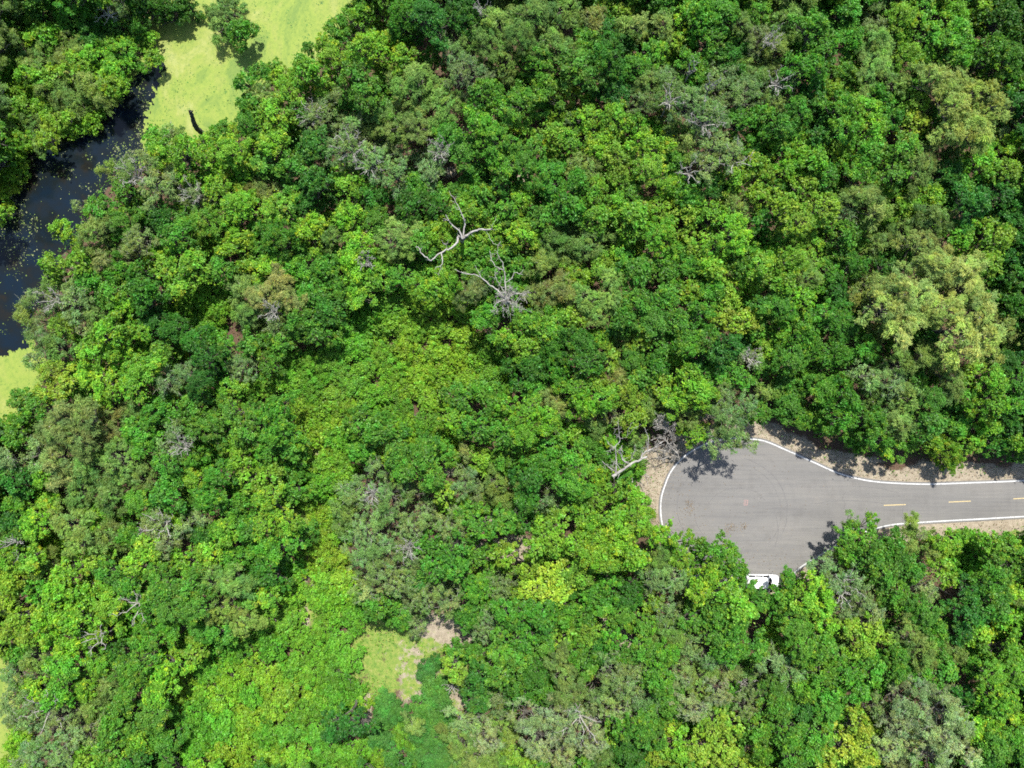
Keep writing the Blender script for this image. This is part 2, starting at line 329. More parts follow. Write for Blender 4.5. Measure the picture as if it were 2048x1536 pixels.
(1536, 512): """14 4 12 B;28 4 8 Y;8 16 12 B;24 12 10 O;38 12 9 G;52 6 10 D;72 8 10 D;88 8 9 P;102 4 10 P;118 8 13 P;134 4 9 Y;
 148 12 11 D;20 26 12 B;8 30 10 G;40 20 9 T;64 18 10 P;54 24 9 P;80 22 12 P;68 30 13 P;92 26 12 P;104 16 12 P;120 22 14 P;
 108 34 12 P;126 36 13 P;84 38 12 P;70 42 11 P;80 50 9 P;144 44 9 P;132 48 12 P;116 46 12 P;134 60 9 P;120 58 9 P;150 30 10 D;
 34 34 9 G;44 42 14 G;22 50 12 G;38 60 14 G;58 56 11 G;14 62 12 G;8 44 7 B;96 52 8 D;104 62 11 O;92 62 8 O;78 64 12 O;74 76 12 S;
 88 74 9 G;58 72 9 S;110 74 11 O;126 70 9 Y;142 64 10 T;150 76 10 G;136 76 10 B;8 76 10 G;12 88 12 G;32 80 12 G;46 86 12 G;
 30 94 13 G;62 86 11 O;82 86 13 O;98 86 10 G;118 84 11 G;134 88 12 B;148 90 9 G;44 98 11 G;62 98 11 G;78 100 12 O;66 110 9 G;
 96 100 12 G;82 112 10 G;98 112 10 B;108 118 14 B;122 112 9 B;114 100 10 G;130 102 11 B;144 102 11 T;150 116 10 G;138 114 8 T;
 20 98 9 G;72 118 5 B""",
(0, 1024): """8 6 10 T;22 8 12 B;10 16 10 G;42 8 12 O;56 8 9 G;34 22 12 V;50 18 12 O;66 14 12 O;80 14 11 G;94 8 11 S;106 4 9 G;
 112 8 8 S;122 4 8 S;90 22 12 G;100 20 8 S;124 14 11 D;136 12 12 G;150 10 11 G;6 28 10 B;18 30 9 G;10 40 12 Y;26 36 11 O;42 36 12 G;
 58 28 11 Y;66 36 10 G;82 32 11 G;78 44 11 G;96 38 11 G;110 30 12 G;126 24 11 B;140 28 11 G;20 48 9 D;4 54 10 Y;34 50 12 B;
 50 50 13 B;66 56 12 B;30 62 12 B;44 64 12 B;60 72 12 B;42 80 13 B;14 64 11 Y;6 72 10 Y;18 74 10 Y;28 74 9 G;24 88 12 O;10 84 9 G;
 98 46 10 T;112 46 12 G;126 42 10 O;140 42 12 O;150 52 9 G;92 54 9 G;100 58 10 T;116 58 12 G;134 58 12 O;146 66 10 O;104 70 10 G;
 92 78 10 G;76 70 9 X;70 86 10 D;58 92 10 G;76 94 10 D;122 70 10 G;134 72 9 G;146 80 10 G;116 84 9 Y;86 90 12 G;100 96 12 G;
 38 94 12 G;8 98 10 S;20 106 12 G;36 108 13 G;8 112 10 S;52 106 10 G;66 104 12 O;80 104 11 G;94 108 12 G;110 98 12 G;124 94 11 X;
 138 100 13 V;150 94 9 V;134 112 12 V;58 118 12 O;74 116 12 G;92 122 13 G;108 112 9 G;20 122 13 S;36 126 15 S;50 134 13 S;
 12 138 12 V;24 144 12 S;38 144 12 S;6 124 7 S;68 130 13 G;84 136 13 G;100 136 12 G;80 148 12 D;98 148 10 W;52 146 11 Y;64 146 9 G;
 118 122 11 X;122 136 12 X;134 128 13 X;148 124 12 V;148 138 12 V;134 146 13 V;116 148 11 X;60 150 8 Y;150 110 10 X""",
(512, 1024): """6 6 11 B;20 6 10 B;10 22 12 G;22 16 9 D;8 38 12 D;24 32 8 G;38 6 10 V;42 18 10 V;46 30 10 V;40 40 9 V;34 22 7 V;52 40 9 V;
 50 52 8 X;34 50 9 V;20 50 11 V;8 52 8 G;6 64 11 X;20 66 10 X;10 80 13 X;42 54 10 X;46 62 8 X;60 64 10 X;40 72 9 X;50 78 10 X;
 28 76 9 X;62 80 9 X;56 88 10 X;40 88 11 X;22 92 11 T;34 98 10 X;50 100 12 X;8 98 10 V;20 108 13 V;10 118 11 V;30 120 10 X;50 108 10 X;
 54 120 8 X;48 128 11 T;60 128 10 T;36 134 10 X;20 132 11 X;6 134 11 X;10 148 12 V;26 148 11 X;44 146 12 X;60 142 10 X;56 112 6 V;
 66 52 8 O;56 4 8 O;66 10 13 S;80 4 12 S;94 8 12 S;62 24 12 S;78 22 12 S;90 28 12 S;70 36 13 S;86 42 12 S;66 46 9 S;104 20 11 G;
 118 10 12 S;134 8 12 G;148 6 9 G;118 24 12 G;108 34 12 G;122 36 11 S;132 26 11 G;102 50 12 S;114 56 9 S;72 56 11 G;84 62 10 G;
 96 44 9 T;94 64 11 B;88 68 8 G;132 46 11 G;144 46 9 S;128 62 11 G;138 70 11 S;150 60 9 G;148 74 8 G;134 88 8 G;146 86 10 G;
 134 100 9 T;146 98 9 G;132 114 8 T;144 112 8 S;150 26 9 Y;102 96 7 W;106 104 8 W;98 102 6 W;112 102 5 W;78 114 8 W;84 122 9 W;
 76 124 8 W;102 118 11 W;98 132 11 W;108 138 9 W;88 134 9 X;84 146 11 W;104 148 10 W;118 92 8 L;120 98 6 L;94 128 7 O;108 126 8 W;
 122 126 9 S;134 124 9 S;122 138 11 O;138 136 12 P;150 128 9 O;150 146 10 O;130 148 9 O;74 136 8 W;110 112 8 W;120 34 8 G;72 148 9 V""",
(1024, 1024): """6 6 9 D;22 16 12 Y;28 6 9 Y;36 18 8 Y;14 22 8 Y;30 24 8 B;46 6 11 B;60 4 11 B;76 6 10 B;50 18 13 B;66 16 13 B;54 30 11 B;
 72 26 12 B;44 26 8 B;84 14 8 B;94 14 9 B;106 16 5 B;90 26 11 O;102 28 9 B;10 34 10 Y;24 38 11 L;36 36 10 Y;12 46 10 L;26 50 11 L;
 4 54 7 Y;42 40 7 Y;48 48 12 G;58 44 8 G;36 46 8 D;54 56 9 G;72 44 10 D;84 40 9 S;96 40 13 S;84 54 9 Y;110 28 6 G;124 24 12 G;134 34 10 G;
 118 36 11 B;112 48 9 B;128 46 12 B;140 44 9 G;136 58 12 B;122 60 10 G;148 54 8 G;70 52 10 D;66 62 10 G;92 58 12 S;16 62 12 G;32 60 12 G;
 44 64 10 G;4 64 9 G;6 76 12 G;20 80 12 G;34 74 9 Y;46 72 10 Y;60 76 9 G;40 84 10 G;52 84 11 T;66 86 8 G;28 88 9 O;4 88 10 G;12 96 12 D;
 80 66 11 G;78 82 10 G;88 76 8 L;96 72 12 O;108 66 10 G;120 72 12 G;134 68 10 G;104 80 13 S;118 86 12 S;132 82 12 G;146 82 9 G;
 92 86 10 G;84 94 11 G;30 98 10 O;44 94 9 G;60 96 12 S;74 94 11 S;50 106 12 S;68 104 12 S;62 118 13 S;78 112 12 S;88 102 12 G;
 100 98 12 S;114 104 13 O;128 96 8 R;124 108 10 P;108 118 12 P;96 114 11 G;6 108 9 D;20 106 12 G;34 108 12 O;
 8 124 12 P;24 122 12 P;16 138 13 P;34 130 13 P;30 146 12 P;48 138 12 P;54 146 9 O;44 124 6 P;2 146 10 Y;58 134 8 Y;66 130 9 G;78 128 12 G;
 70 142 12 D;84 136 9 G;96 130 6 L;106 126 9 X;120 130 10 Y;132 128 9 Y;100 142 11 Y;88 146 9 L;112 142 12 L;128 142 12 L;142 150 8 L;
 140 118 10 S;148 108 6 S;148 130 12 G;148 144 10 G""",
(1536, 1024): """50 6 6 S;48 14 6 G;58 14 11 G;48 24 11 G;62 26 13 G;74 22 12 G;84 34 12 G;70 36 12 G;90 12 6 S;86 6 6 O;84 20 8 O;
 34 32 8 S;40 44 9 S;50 40 9 S;98 24 8 O;104 20 7 B;102 32 9 Y;108 40 7 Y;134 18 8 B;144 20 9 B;136 26 7 G;126 30 12 X;120 36 10 X;
 148 34 9 G;136 42 12 G;122 48 10 T;134 56 13 G;148 48 10 B;120 60 12 T;146 64 12 B;90 50 12 S;76 48 11 G;96 44 8 S;30 46 9 B;
 20 54 9 B;32 56 9 B;8 52 9 G;12 42 5 G;12 38 5 G;4 60 9 G;16 68 12 G;34 66 9 B;44 58 11 S;56 52 11 S;64 60 9 S;60 70 12 L;48 70 8 L;72 76 6 L;
 56 82 10 L;80 60 12 G;94 62 12 G;100 74 12 G;84 72 11 O;116 72 10 T;126 72 9 B;92 84 12 O;76 84 12 G;8 78 10 B;20 82 11 G;32 80 11 G;
 42 86 12 O;60 94 13 G;76 94 11 G;48 96 10 G;30 96 12 G;14 96 12 S;4 90 9 S;4 104 10 G;20 106 12 G;36 108 13 G;52 106 11 G;90 98 12 G;
 110 86 10 O;106 96 9 G;124 94 8 G;144 84 13 G;134 98 10 B;148 98 10 B;116 108 9 T;126 114 9 G;140 112 13 B;6 118 12 G;20 120 12 T;
 36 120 10 G;30 134 12 G;12 134 12 G;80 112 13 P;92 106 11 P;104 108 10 P;78 126 13 P;92 122 12 P;106 122 13 P;116 130 11 P;104 136 13 P;
 88 138 13 P;72 142 11 P;100 148 12 P;118 146 9 P;64 116 11 S;52 122 8 Y;54 130 10 L;46 142 12 L;58 146 10 L;60 136 8 Y;44 130 8 G;34 148 9 L;
 124 130 9 B;132 126 10 B;136 140 13 G;150 124 10 B;148 138 11 G;128 150 9 T;16 148 11 G;26 144 9 G""",
}

# ---------------------------------------------------------------- outlines, in photo pixels
def catmull(P, k=6, closed=True):
    P = np.asarray(P, float); n = len(P); out = []
    rngk = range(n) if closed else range(n - 1)
    for i in rngk:
        if closed: a, b, c, d = P[i - 1], P[i], P[(i + 1) % n], P[(i + 2) % n]
        else: a, b, c, d = P[max(i - 1, 0)], P[i], P[i + 1], P[min(i + 2, n - 1)]
        for t in np.arange(k) / k:
            out.append(0.5 * (2 * b + (c - a) * t + (2 * a - 5 * b + 4 * c - d) * t * t + (3 * b - a - 3 * c + d) * t ** 3))
    if not closed: out.append(P[-1])
    return np.array(out)
EDGE_TOP = [(2400, 935), (2200, 947), (2048, 957), (1919, 962), (1853, 964), (1789, 962), (1743, 958), (1703, 950), (1669, 939), (1636, 924),
            (1603, 909), (1569, 894), (1536, 880), (1514, 875), (1481, 872), (1450, 874), (1424, 879), (1397, 890), (1372, 905), (1351, 924),
            (1336, 945), (1326, 969), (1319, 992), (1317, 1014), (1318, 1034), (1322, 1056), (1330, 1080), (1345, 1108), (1366, 1134), (1395, 1160),
            (1430, 1178), (1470, 1190), (1520, 1190), (1568, 1168), (1606, 1136), (1645, 1112), (1678, 1092), (1718, 1072), (1759, 1059), (1796, 1052),
            (1869, 1047), (1960, 1042), (2048, 1037), (2200, 1029), (2400, 1020)]
ROAD = catmull(EDGE_TOP, 5, False)
POND = np.array([(735, -200), (712, 0), (650, 90), (585, 135), (505, 165), (478, 235), (435, 272), (360, 300), (300, 305), (235, 335),
        (195, 385), (150, 450), (118, 505), (108, 560), (66, 610), (48, 655), (60, 700), (85, 745), (60, 800), (25, 850), (-60, 880),
        (-40, 1250), (6, 1300), (16, 1400), (14, 1480), (8, 1560), (-20, 1750), (-700, 1750), (-700, -500), (700, -500)], float)
CHANNEL = np.array([(322, 130), (318, 160), (300, 175), (290, 215), (281, 262), (275, 330), (215, 420), (150, 520), (120, 600), (70, 640), (30, 660), (-5, 668),
        (-200, 720), (-200, 400), (-30, 420), (5, 405), (22, 380), (48, 330), (78, 300), (120, 275), (165, 268), (190, 258), (205, 225), (235, 195),
        (262, 178), (268, 160), (290, 140)], float)
def inside(px, py, poly):
    px = np.asarray(px, float); py = np.asarray(py, float); r = np.zeros(px.shape, bool)
    x0, y0 = poly[-1]
    for x1, y1 in poly:
        c = ((y1 > py) != (y0 > py)) & (px < (x0 - x1) * (py - y1) / (y0 - y1 + 1e-12) + x1)
        r ^= c; x0, y0 = x1, y1
    return r
def sdist(px, py, poly, closed=True):
    """signed distance in photo pixels, negative inside"""
    d = np.full(np.shape(px), 1e9); m = len(poly)
    for i in range(m if closed else m - 1):
        a = poly[i]; b = poly[(i + 1) % m]; e = b - a; L = (e ** 2).sum() + 1e-9
        t = np.clip(((px - a[0]) * e[0] + (py - a[1]) * e[1]) / L, 0, 1)
        d = np.minimum(d, np.hypot(px - a[0] - t * e[0], py - a[1] - t * e[1]))
    return np.where(inside(px, py, poly), -d, d)
_h = np.random.default_rng(3).random((256, 256))
def vnoise(x, y, s):
    x = np.asarray(x) / s + 1000; y = np.asarray(y) / s + 1000
    i = np.floor(x).astype(int); j = np.floor(y).astype(int); u = x - i; v = y - j
    u = u * u * (3 - 2 * u); v = v * v * (3 - 2 * v); i %= 255; j %= 255
    return (_h[i, j] * (1 - u) + _h[i + 1, j] * u) * (1 - v) + (_h[i, j + 1] * (1 - u) + _h[i + 1, j + 1] * u) * v
def fbm(x, y, s): return (vnoise(x, y, s) + .5 * vnoise(x, y, s / 2.1) + .25 * vnoise(x, y, s / 4.3)) / 1.75

# bare sand and mown grass showing between the trees: x y rx ry (photo pixels)
SAND = [(885, 1268, 56, 40), (850, 1370, 60, 45), (815, 1320, 40, 40), (735, 1420, 10, 60), (910, 1405, 22, 16), (1010, 1100, 50, 28), (950, 1100, 20, 22), (900, 935, 14, 24),
        (780, 865, 22, 10), (1160, 1160, 8, 8), (1225, 1245, 28, 22), (1252, 1280, 12, 40), (1365, 1235, 10, 18), (1470, 1350, 26, 28), (1080, 1410, 18, 14),
        (1180, 1445, 26, 14), (1555, 1190, 18, 16), (1600, 1140, 30, 26), (1610, 1195, 20, 15), (1560, 1320, 22, 20), (1480, 1250, 14, 14), (610, 1220, 14, 36), (610, 1140, 12, 30), (620, 900, 8, 20), (690, 840, 8, 14),
        (1045, 360, 12, 14), (900, 345, 12, 12), (1350, 355, 14, 12), (1302, 940, 26, 46), (1312, 1000, 8, 30), (1385, 880, 40, 30), (1410, 820, 20, 22), (1670, 1460, 14, 26), (1090, 1185, 30, 12), (970, 1130, 14, 14),
        (1245, 1330, 10, 20), (1130, 1300, 10, 14), (645, 905, 20, 14), (990, 1030, 16, 14), (1395, 1440, 16, 18), (1455, 1180, 10, 8), (2040, 620, 14, 8)]
GRASS = [(772, 1308, 76, 80), (760, 1370, 45, 40), (860, 1300, 40, 24), (905, 1350, 30, 34), (820, 1370, 30, 30), (765, 1470, 22, 12), (650, 1060, 60, 130), (640, 900, 40, 60), (640, 1200, 40, 60), (930, 1240, 20, 16), (880, 1430, 50, 40), (700, 1020, 20, 40), (800, 880, 60, 30)]
GAPS = [(1047, 789, 15), (1190, 645, 11), (1090, 745, 12), (1254, 575, 13), (1390, 728, 12), (858, 126, 28), (845, 95, 16), (565, 200, 17), (552, 316, 15), (905, 350, 17), (992, 393, 26), (645, 416, 12), (772, 410, 11),
        (595, 685, 28), (822, 545, 18), (912, 539, 15), (995, 645, 17), (447, 935, 24), (467, 655, 24), (207, 942, 13), (1287, 233, 17), (1377, 320, 22), (1357, 360, 19), (1071, 247, 17), (1300, 147, 10), (1314, 377, 13), (1786, 267, 19),
        (1880, 117, 11), (1729, 545, 18), (1876, 685, 15), (1956, 765, 13), (1507, 1240, 24), (1896, 1210, 36), (1936, 1367, 28), (1713, 1414, 17), (370, 1087, 14), (233, 1307, 24), (150, 1344, 12), (1254, 1265, 20), (1218, 1150, 12), (735, 1240, 10), (930, 1200, 16), (930, 1330, 8), (1548, 1370, 14)]
def blob(px, py, L, soft=0.45):
    m = np.zeros(np.shape(px)); nz = (fbm(px, py, 26) - .5) * 0.9
    for x, y, a, b in L:
        d = np.hypot((px - x) / a, (py - y) / b); m = np.maximum(m, np.clip((1 + soft - d + nz) / soft * .5 + .0, 0, 1))
    return m

# ---------------------------------------------------------------- ground (one sheet to the horizon)
def axis_coords(lo, hi, step):
    far = [4000, 1800, 800, 380, 200, 130]
    return np.concatenate([[-f for f in far if -f < lo - 5], np.arange(lo, hi + .01, step), [f for f in far[::-1] if f > hi + 5]])
gx = axis_coords(-92, 92, 0.5); gy = axis_coords(-72, 72, 0.5)
X, Y = np.meshgrid(gx, gy); PX = X * PPM + 1024; PY = 768 - Y * PPM
dp = np.where((np.abs(PX) < 5000), sdist(PX, PY, POND) + -20 + (fbm(PX, PY, 30) - .5) * 34, 1e4)
dr = sdist(PX, PY, ROAD)
bank = np.clip(-dp / 22, 0, 1) * -1.0
Z = bank + (fbm(PX, PY, 70) - .5) * 0.35 * np.clip((dr - 8) / 60, 0, 1) * np.clip((dp + 5) / 40, 0, 1)
Z = np.where(dr < 10, -0.02, Z)
sandm = blob(PX, PY, SAND)
verge = np.clip((46 + (fbm(PX, PY, 40) - .5) * 60 - dr) / 22, 0, 1) * (dr > -20)
verge *= np.where(PY > 1010, np.where(PX > 1770, .8, .55), 1) 
sandm = np.maximum(sandm, verge)
grassm = np.maximum(blob(PX, PY, GRASS) * (1 - .42 * blob(PX, PY, SAND, .8)), np.where((PY > 1060) & (PY < 1125) & (PX > 1830), np.clip(fbm(PX, PY, 30) * 1.6 - .55, 0, .6), 0))
ny, nx = X.shape
idx = np.arange(nx * ny).reshape(ny, nx)
F = np.stack([idx[:-1, :-1], idx[:-1, 1:], idx[1:, 1:], idx[1:, :-1]], -1).reshape(-1, 4)
mg, n, l, p = new_mat('forest_floor')
at = n.new('ShaderNodeAttribute'); at.attribute_name = 'cover'; sp = n.new('ShaderNodeSeparateColor'); l.new(at.outputs['Color'], sp.inputs[0])
n1 = noise(n, l, 1.4, 8, .7); n2 = noise(n, l, 9, 6, .7); n3 = noise(n, l, .35, 5, .6)
litter = ramp(n, l, n2.outputs[0], [(.3, (.035, .022, .014)), (.55, (.10, .06, .035)), (.75, (.19, .12, .075))])
sand = ramp(n, l, n1.outputs[0], [(.25, (.13, .105, .070)), (.42, (.23, .190, .135)), (.58, (.30, .255, .185)), (.8, (.38, .33, .25))])
grass = ramp(n, l, n1.outputs[0], [(.30, (.055, .13, .016)), (.45, (.125, .20, .028)), (.58, (.19, .23, .045)), (.72, (.27, .25, .10))])
def edge(mask, nz, w):
    a = n.new('ShaderNodeMath'); a.operation = 'ADD'; l.new(mask, a.inputs[0])
    s_ = n.new('ShaderNodeMath'); s_.operation = 'MULTIPLY_ADD'; l.new(nz, s_.inputs[0]); s_.inputs[1].default_value = w; s_.inputs[2].default_value = -w / 2
    l.new(s_.outputs[0], a.inputs[1])
    r = n.new('ShaderNodeMapRange'); l.new(a.outputs[0], r.inputs[0]); r.inputs[1].default_value = .38; r.inputs[2].default_value = .62; return r.outputs[0]
c1 = mixc(n, l, edge(sp.outputs[0], n2.outputs[0], 1.0), litter.outputs[0], sand.outputs[0])
n4 = noise(n, l, .8, 6, .7)
c2 = mixc(n, l, edge(sp.outputs[1], n4.outputs[0], 2.4), c1, grass.outputs[0])
l.new(c2, p.inputs['Base Color']); p.inputs['Roughness'].default_value = .95
bp = n.new('ShaderNodeBump'); bp.inputs['Strength'].default_value = .8; bp.inputs['Distance'].default_value = .12; l.new(n2.outputs[0], bp.inputs['Height']); l.new(bp.outputs[0], p.inputs['Normal'])
me = mesh_from('ground', np.stack([X, Y, Z], -1).reshape(-1, 3), F, mg, smooth=True)
a = me.attributes.new('cover', 'FLOAT_COLOR', 'POINT'); cc = np.zeros((nx * ny, 4), np.float32)
cc[:, 0] = sandm.ravel(); cc[:, 1] = grassm.ravel(); cc[:, 3] = 1; a.data.foreach_set('color', cc.ravel())
tag(link('ground', me), kind='structure')

# ---------------------------------------------------------------- water and duckweed
def flat_poly(P, z, jit=0.0, step=None, thick=0.0):
    if jit:
        L = []
        for i in range(len(P)):
            a_, b_ = P[i], P[(i + 1) % len(P)]; k = max(1, int(np.hypot(*(b_ - a_)) / step))
            for t in range(k):
                q = a_ + (b_ - a_) * t / k
                L.append(q + jit * np.array([vnoise(q[0], q[1], 9) - .5 + 1.2 * (vnoise(q[0], q[1], 31) - .5), vnoise(q[1] + 300, q[0], 9) - .5 + 1.2 * (vnoise(q[1] + 99, q[0], 31) - .5)]))
        P = np.array(L)
    xs = (P[:, 0] - 1024) / PPM; ys = (768 - P[:, 1]) / PPM; m = len(P)
    V = [(x, y, z) for x, y in zip(xs, ys)]; F = [list(range(m))[::-1]]
    if thick:
        V += [(x, y, z - thick) for x, y in zip(xs, ys)]
        F += [[i, (i + 1) % m, m + (i + 1) % m, m + i] for i in range(m)]
    return V, F
WZ = -0.28
mw, n, l, p = new_mat('swamp_water')
t = noise(n, l, .25, 4, .6); r = ramp(n, l, t.outputs[0], [(.35, (.005, .011, .019)), (.55, (.007, .010, .011)), (.72, (.016, .012, .006))])
l.new(r.outputs[0], p.inputs['Base Color']); p.inputs['Roughness'].default_value = .12; p.inputs['IOR'].default_value = 1.33
t = noise(n, l, 3.0, 3, .5); bp = n.new('ShaderNodeBump'); bp.inputs['Strength'].default_value = .15; bp.inputs['Distance'].default_value = .04
l.new(t.outputs[0], bp.inputs['Height']); l.new(bp.outputs[0], p.inputs['Normal'])
WAT = np.array([(800, -900), (800, 420), (330, 480), (230, 700), (140, 900), (140, 1900), (-900, 1900), (-900, -900)], float)
V, F = flat_poly(WAT, WZ); tag(link('water', mesh_from('water', V, F, mw)), kind='structure')
md, n, l, p = new_mat('duckweed')
t = noise(n, l, .10, 8, .68, stretch=(1, .7, 1)); t.inputs['Distortion'].default_value = 1.6; r = ramp(n, l, t.outputs[0], [(.36, (.120, .190, .036)), (.46, (.180, .245, .042)), (.55, (.200, .245, .055)), (.66, (.26, .285, .105))])
t2 = noise(n, l, 2.2, 7, .72); r2 = ramp(n, l, t2.outputs[0], [(.30, (.42, .58, .45)), (.44, (.88, .93, .88)), (.7, (1.12, 1.07, 1.02))])
cc_ = mixc(n, l, 1.0, mixc(n, l, 1.0, r.outputs[0], r2.outputs[0], 'MULTIPLY'), (1.0, .98, .76), 'MULTIPLY')
l.new(cc_, p.inputs['Base Color']); p.inputs['Roughness'].default_value = .8
DW1 = np.array([(318, 128), (325, 150), (305, 178), (294, 218), (286, 262), (279, 300), (270, 360), (330, 420), (520, 420), (800, 300), (800, -300), (-700, -300), (-700, 380), (-30, 395),
                (0, 385), (18, 360), (40, 315), (70, 285), (112, 262), (160, 255), (188, 240), (205, 212), (232, 184), (258, 168), (278, 148), (290, 128)], float)
DW2 = np.array([(135, 600), (95, 648), (60, 662), (40, 690), (20, 705), (-20, 716), (-700, 760), (-700, 1800), (130, 1800), (130, 900)], float)
def cell_sheet(polys, z, step, x0, x1, y0, y1, rag, hole):
    """a mat made of small cells, ragged along its outline and torn here and there"""
    xs = np.arange(x0, x1, step * PPM); ys = np.arange(y0, y1, step * PPM); gx_, gy_ = np.meshgrid(xs, ys)
    cx, cy = gx_[:-1, :-1] + step * PPM / 2, gy_[:-1, :-1] + step * PPM / 2
    d = np.minimum.reduce([sdist(cx, cy, q) for q in polys])
    nz = (fbm(cx, cy, 26) - .5) * 26 + (vnoise(cx, cy, 6) - .5) * 16 + (vnoise(cx + 50, cy, 3.1) - .5) * 9
    ok = (d + nz * rag < 0) & ~((fbm(cx + 900, cy, 20) > hole) & (d > -150))
    ii, jj = np.nonzero(ok); w_ = len(xs); i0 = ii * w_ + jj
    F = np.stack([i0, i0 + w_, i0 + w_ + 1, i0 + 1], 1)
    jx = (vnoise(gx_, gy_, 2.7) - .5) * step * PPM * .8; jy = (vnoise(gx_ + 70, gy_, 2.7) - .5) * step * PPM * .8
    V = np.stack([(gx_ + jx - 1024) / PPM, (768 - gy_ - jy) / PPM, np.full(gx_.shape, z)], -1).reshape(-1, 3)
    us, inv = np.unique(F, return_inverse=True); return V[us], inv.reshape(-1, 4).astype(np.int32)
V, F = cell_sheet((DW1, DW2), WZ + .02, .16, -200, 780, -160, 1000, 1.0, 2.0)
V2, F2 = cell_sheet((DW2,), WZ + .02, .3, -200, 60, 1240, 1640, 1.0, 2.0)
tag(link('duckweed', mesh_from('duckweed', np.concatenate([V, V2]), np.concatenate([F, F2 + len(V)]), md)), 'bright lime duckweed mat covering the pond on both sides of the dark channel', 'duckweed', kind='stuff')
# drifting flecks and small leaves on the open channel and the mat
r9 = np.random.default_rng(21)
def disc_mesh(name, pts, rad, zs, mat, cols):
    k = 6; m = len(pts); a_ = np.arange(k) * 2 * math.pi / k
    rr = rad[:, None] * r9.uniform(.6, 1.25, (m, k)); st = r9.uniform(.45, 1, (m, 1)); ph = r9.uniform(0, math.pi, (m, 1))
    u = np.cos(a_)[None] * rr; v = np.sin(a_)[None] * rr * st
    V = np.stack([pts[:, :1] + u * np.cos(ph) - v * np.sin(ph), pts[:, 1:] + u * np.sin(ph) + v * np.cos(ph), np.repeat(zs[:, None], k, 1)], -1).reshape(-1, 3)
    return mesh_from(name, V, np.arange(k * m).reshape(m, k), mat, tint=cols)
N_ = 26000; qx = r9.uniform(-60, 330, N_); qy = r9.uniform(120, 680, N_)
dch = sdist(qx, qy, CHANNEL); dens = fbm(qx * 1.0, qy, 34); dsh = np.clip(-dch / 60, 0, 1)
right = np.clip((qx + (qy - 300) * .75 - 210) / 60, 0, 1) * np.clip((430 - qy) / 120, 0, 1)
keep = (dch < 4) & (r9.random(N_) < np.clip((dens - .57) * 2.6 + (.45 * (1 - dsh) ** 3) + .75 * right * (dens > .38), 0.02, 1))
qx, qy = qx[keep], qy[keep]; m = len(qx)
cl = np.where(r9.random((m, 1)) < .6, [[.16, .24, .05]], [[.26, .29, .14]]) * r9.uniform(.6, 1.2, (m, 1))
tag(link('floating_leaves', disc_mesh('floating_leaves', np.stack([(qx - 1024) / PPM, (768 - qy) / PPM], 1), .04 + .12 * r9.random(m) ** 2.6,
    WZ + .006 + .012 * r9.random(m), M_LEAF, cl)), 'scattered pale green leaves floating on the dark channel', 'floating leaves', kind='stuff')
N_ = 7000; qx = r9.uniform(270, 700, N_); qy = r9.uniform(0, 300, N_)
d1 = fbm(qx, qy, 22); keep = (sdist(qx, qy, DW1) < -6) & (d1 > .60) & (r9.random(N_) < .6); qx, qy = qx[keep], qy[keep]; m = len(qx)
tag(link('pond_weeds', disc_mesh('pond_weeds', np.stack([(qx - 1024) / PPM, (768 - qy) / PPM], 1), .04 + .10 * r9.random(m) ** 2, WZ + .034 + .012 * r9.random(m), M_LEAF,
    np.array([[.09, .20, .03]]) * r9.uniform(.6, 1.5, (m, 1)))), 'small darker green weeds sprinkled over the lime duckweed', 'pond weeds', kind='stuff')

# ---------------------------------------------------------------- road
ma, n, l, p = new_mat('asphalt')
t = noise(n, l, 26, 5, .7); r = ramp(n, l, t.outputs[0], [(.3, (.126, .122, .115)), (.7, (.172, .167, .157))])
t2 = noise(n, l, .16, 6, .62, stretch=(.35, 1.6, 1)); r2 = ramp(n, l, t2.outputs[0], [(.3, (.86, .86, .87)), (.5, (1, 1, 1)), (.72, (1.10, 1.08, 1.06))])
t3 = noise(n, l, 1.1, 4, .6, stretch=(.10, 3.2, 1)); r3 = ramp(n, l, t3.outputs[0], [(.35, (.90, .90, .91)), (.65, (1.06, 1.05, 1.03))])
t4 = noise(n, l, .45, 8, .7); r4 = ramp(n, l, t4.outputs[0], [(.34, (.90, .895, .89)), (.47, (1, 1, 1)), (.60, (1, 1, 1)), (.74, (1.20, 1.16, 1.10))])
cx = mixc(n, l, 1.0, mixc(n, l, 1.0, mixc(n, l, 1.0, r.outputs[0], r2.outputs[0], 'MULTIPLY'), r3.outputs[0], 'MULTIPLY'), r4.outputs[0], 'MULTIPLY')
# worn rings left by turning tyres, about the middle of the turning circle
g = n.new('ShaderNodeNewGeometry'); vd = n.new('ShaderNodeVectorMath'); vd.operation = 'DISTANCE'; l.new(g.outputs['Position'], vd.inputs[0])
vd.inputs[1].default_value = ((1462 - 1024) / PPM, (768 - 1022) / PPM, 0.06)
wv = n.new('ShaderNodeTexNoise'); wv.noise_dimensions = '1D'; wv.inputs['Scale'].default_value = .9; wv.inputs['Detail'].default_value = 3; l.new(vd.outputs['Value'], wv.inputs['W'])
r5 = ramp(n, l, wv.outputs[0], [(.30, (.965, .965, .967)), (.5, (1, 1, 1)), (.68, (1.015, 1.013, 1.01))])
cx = mixc(n, l, 1.0, cx, r5.outputs[0], 'MULTIPLY')
l.new(cx, p.inputs['Base Color']); p.inputs['Roughness'].default_value = .85; p.inputs['Specular IOR Level'].default_value = .3
bp = n.new('ShaderNodeBump'); bp.inputs['Strength'].default_value = .3; bp.inputs['Distance'].default_value = .01; l.new(t.outputs[0], bp.inputs['Height']); l.new(bp.outputs[0], p.inputs['Normal'])
RZ = 0.055
V, F = flat_poly(ROAD, RZ, thick=.25)
F[0] = F[0]; road = tag(link('road', mesh_from('road', V, F, ma)), kind='structure')
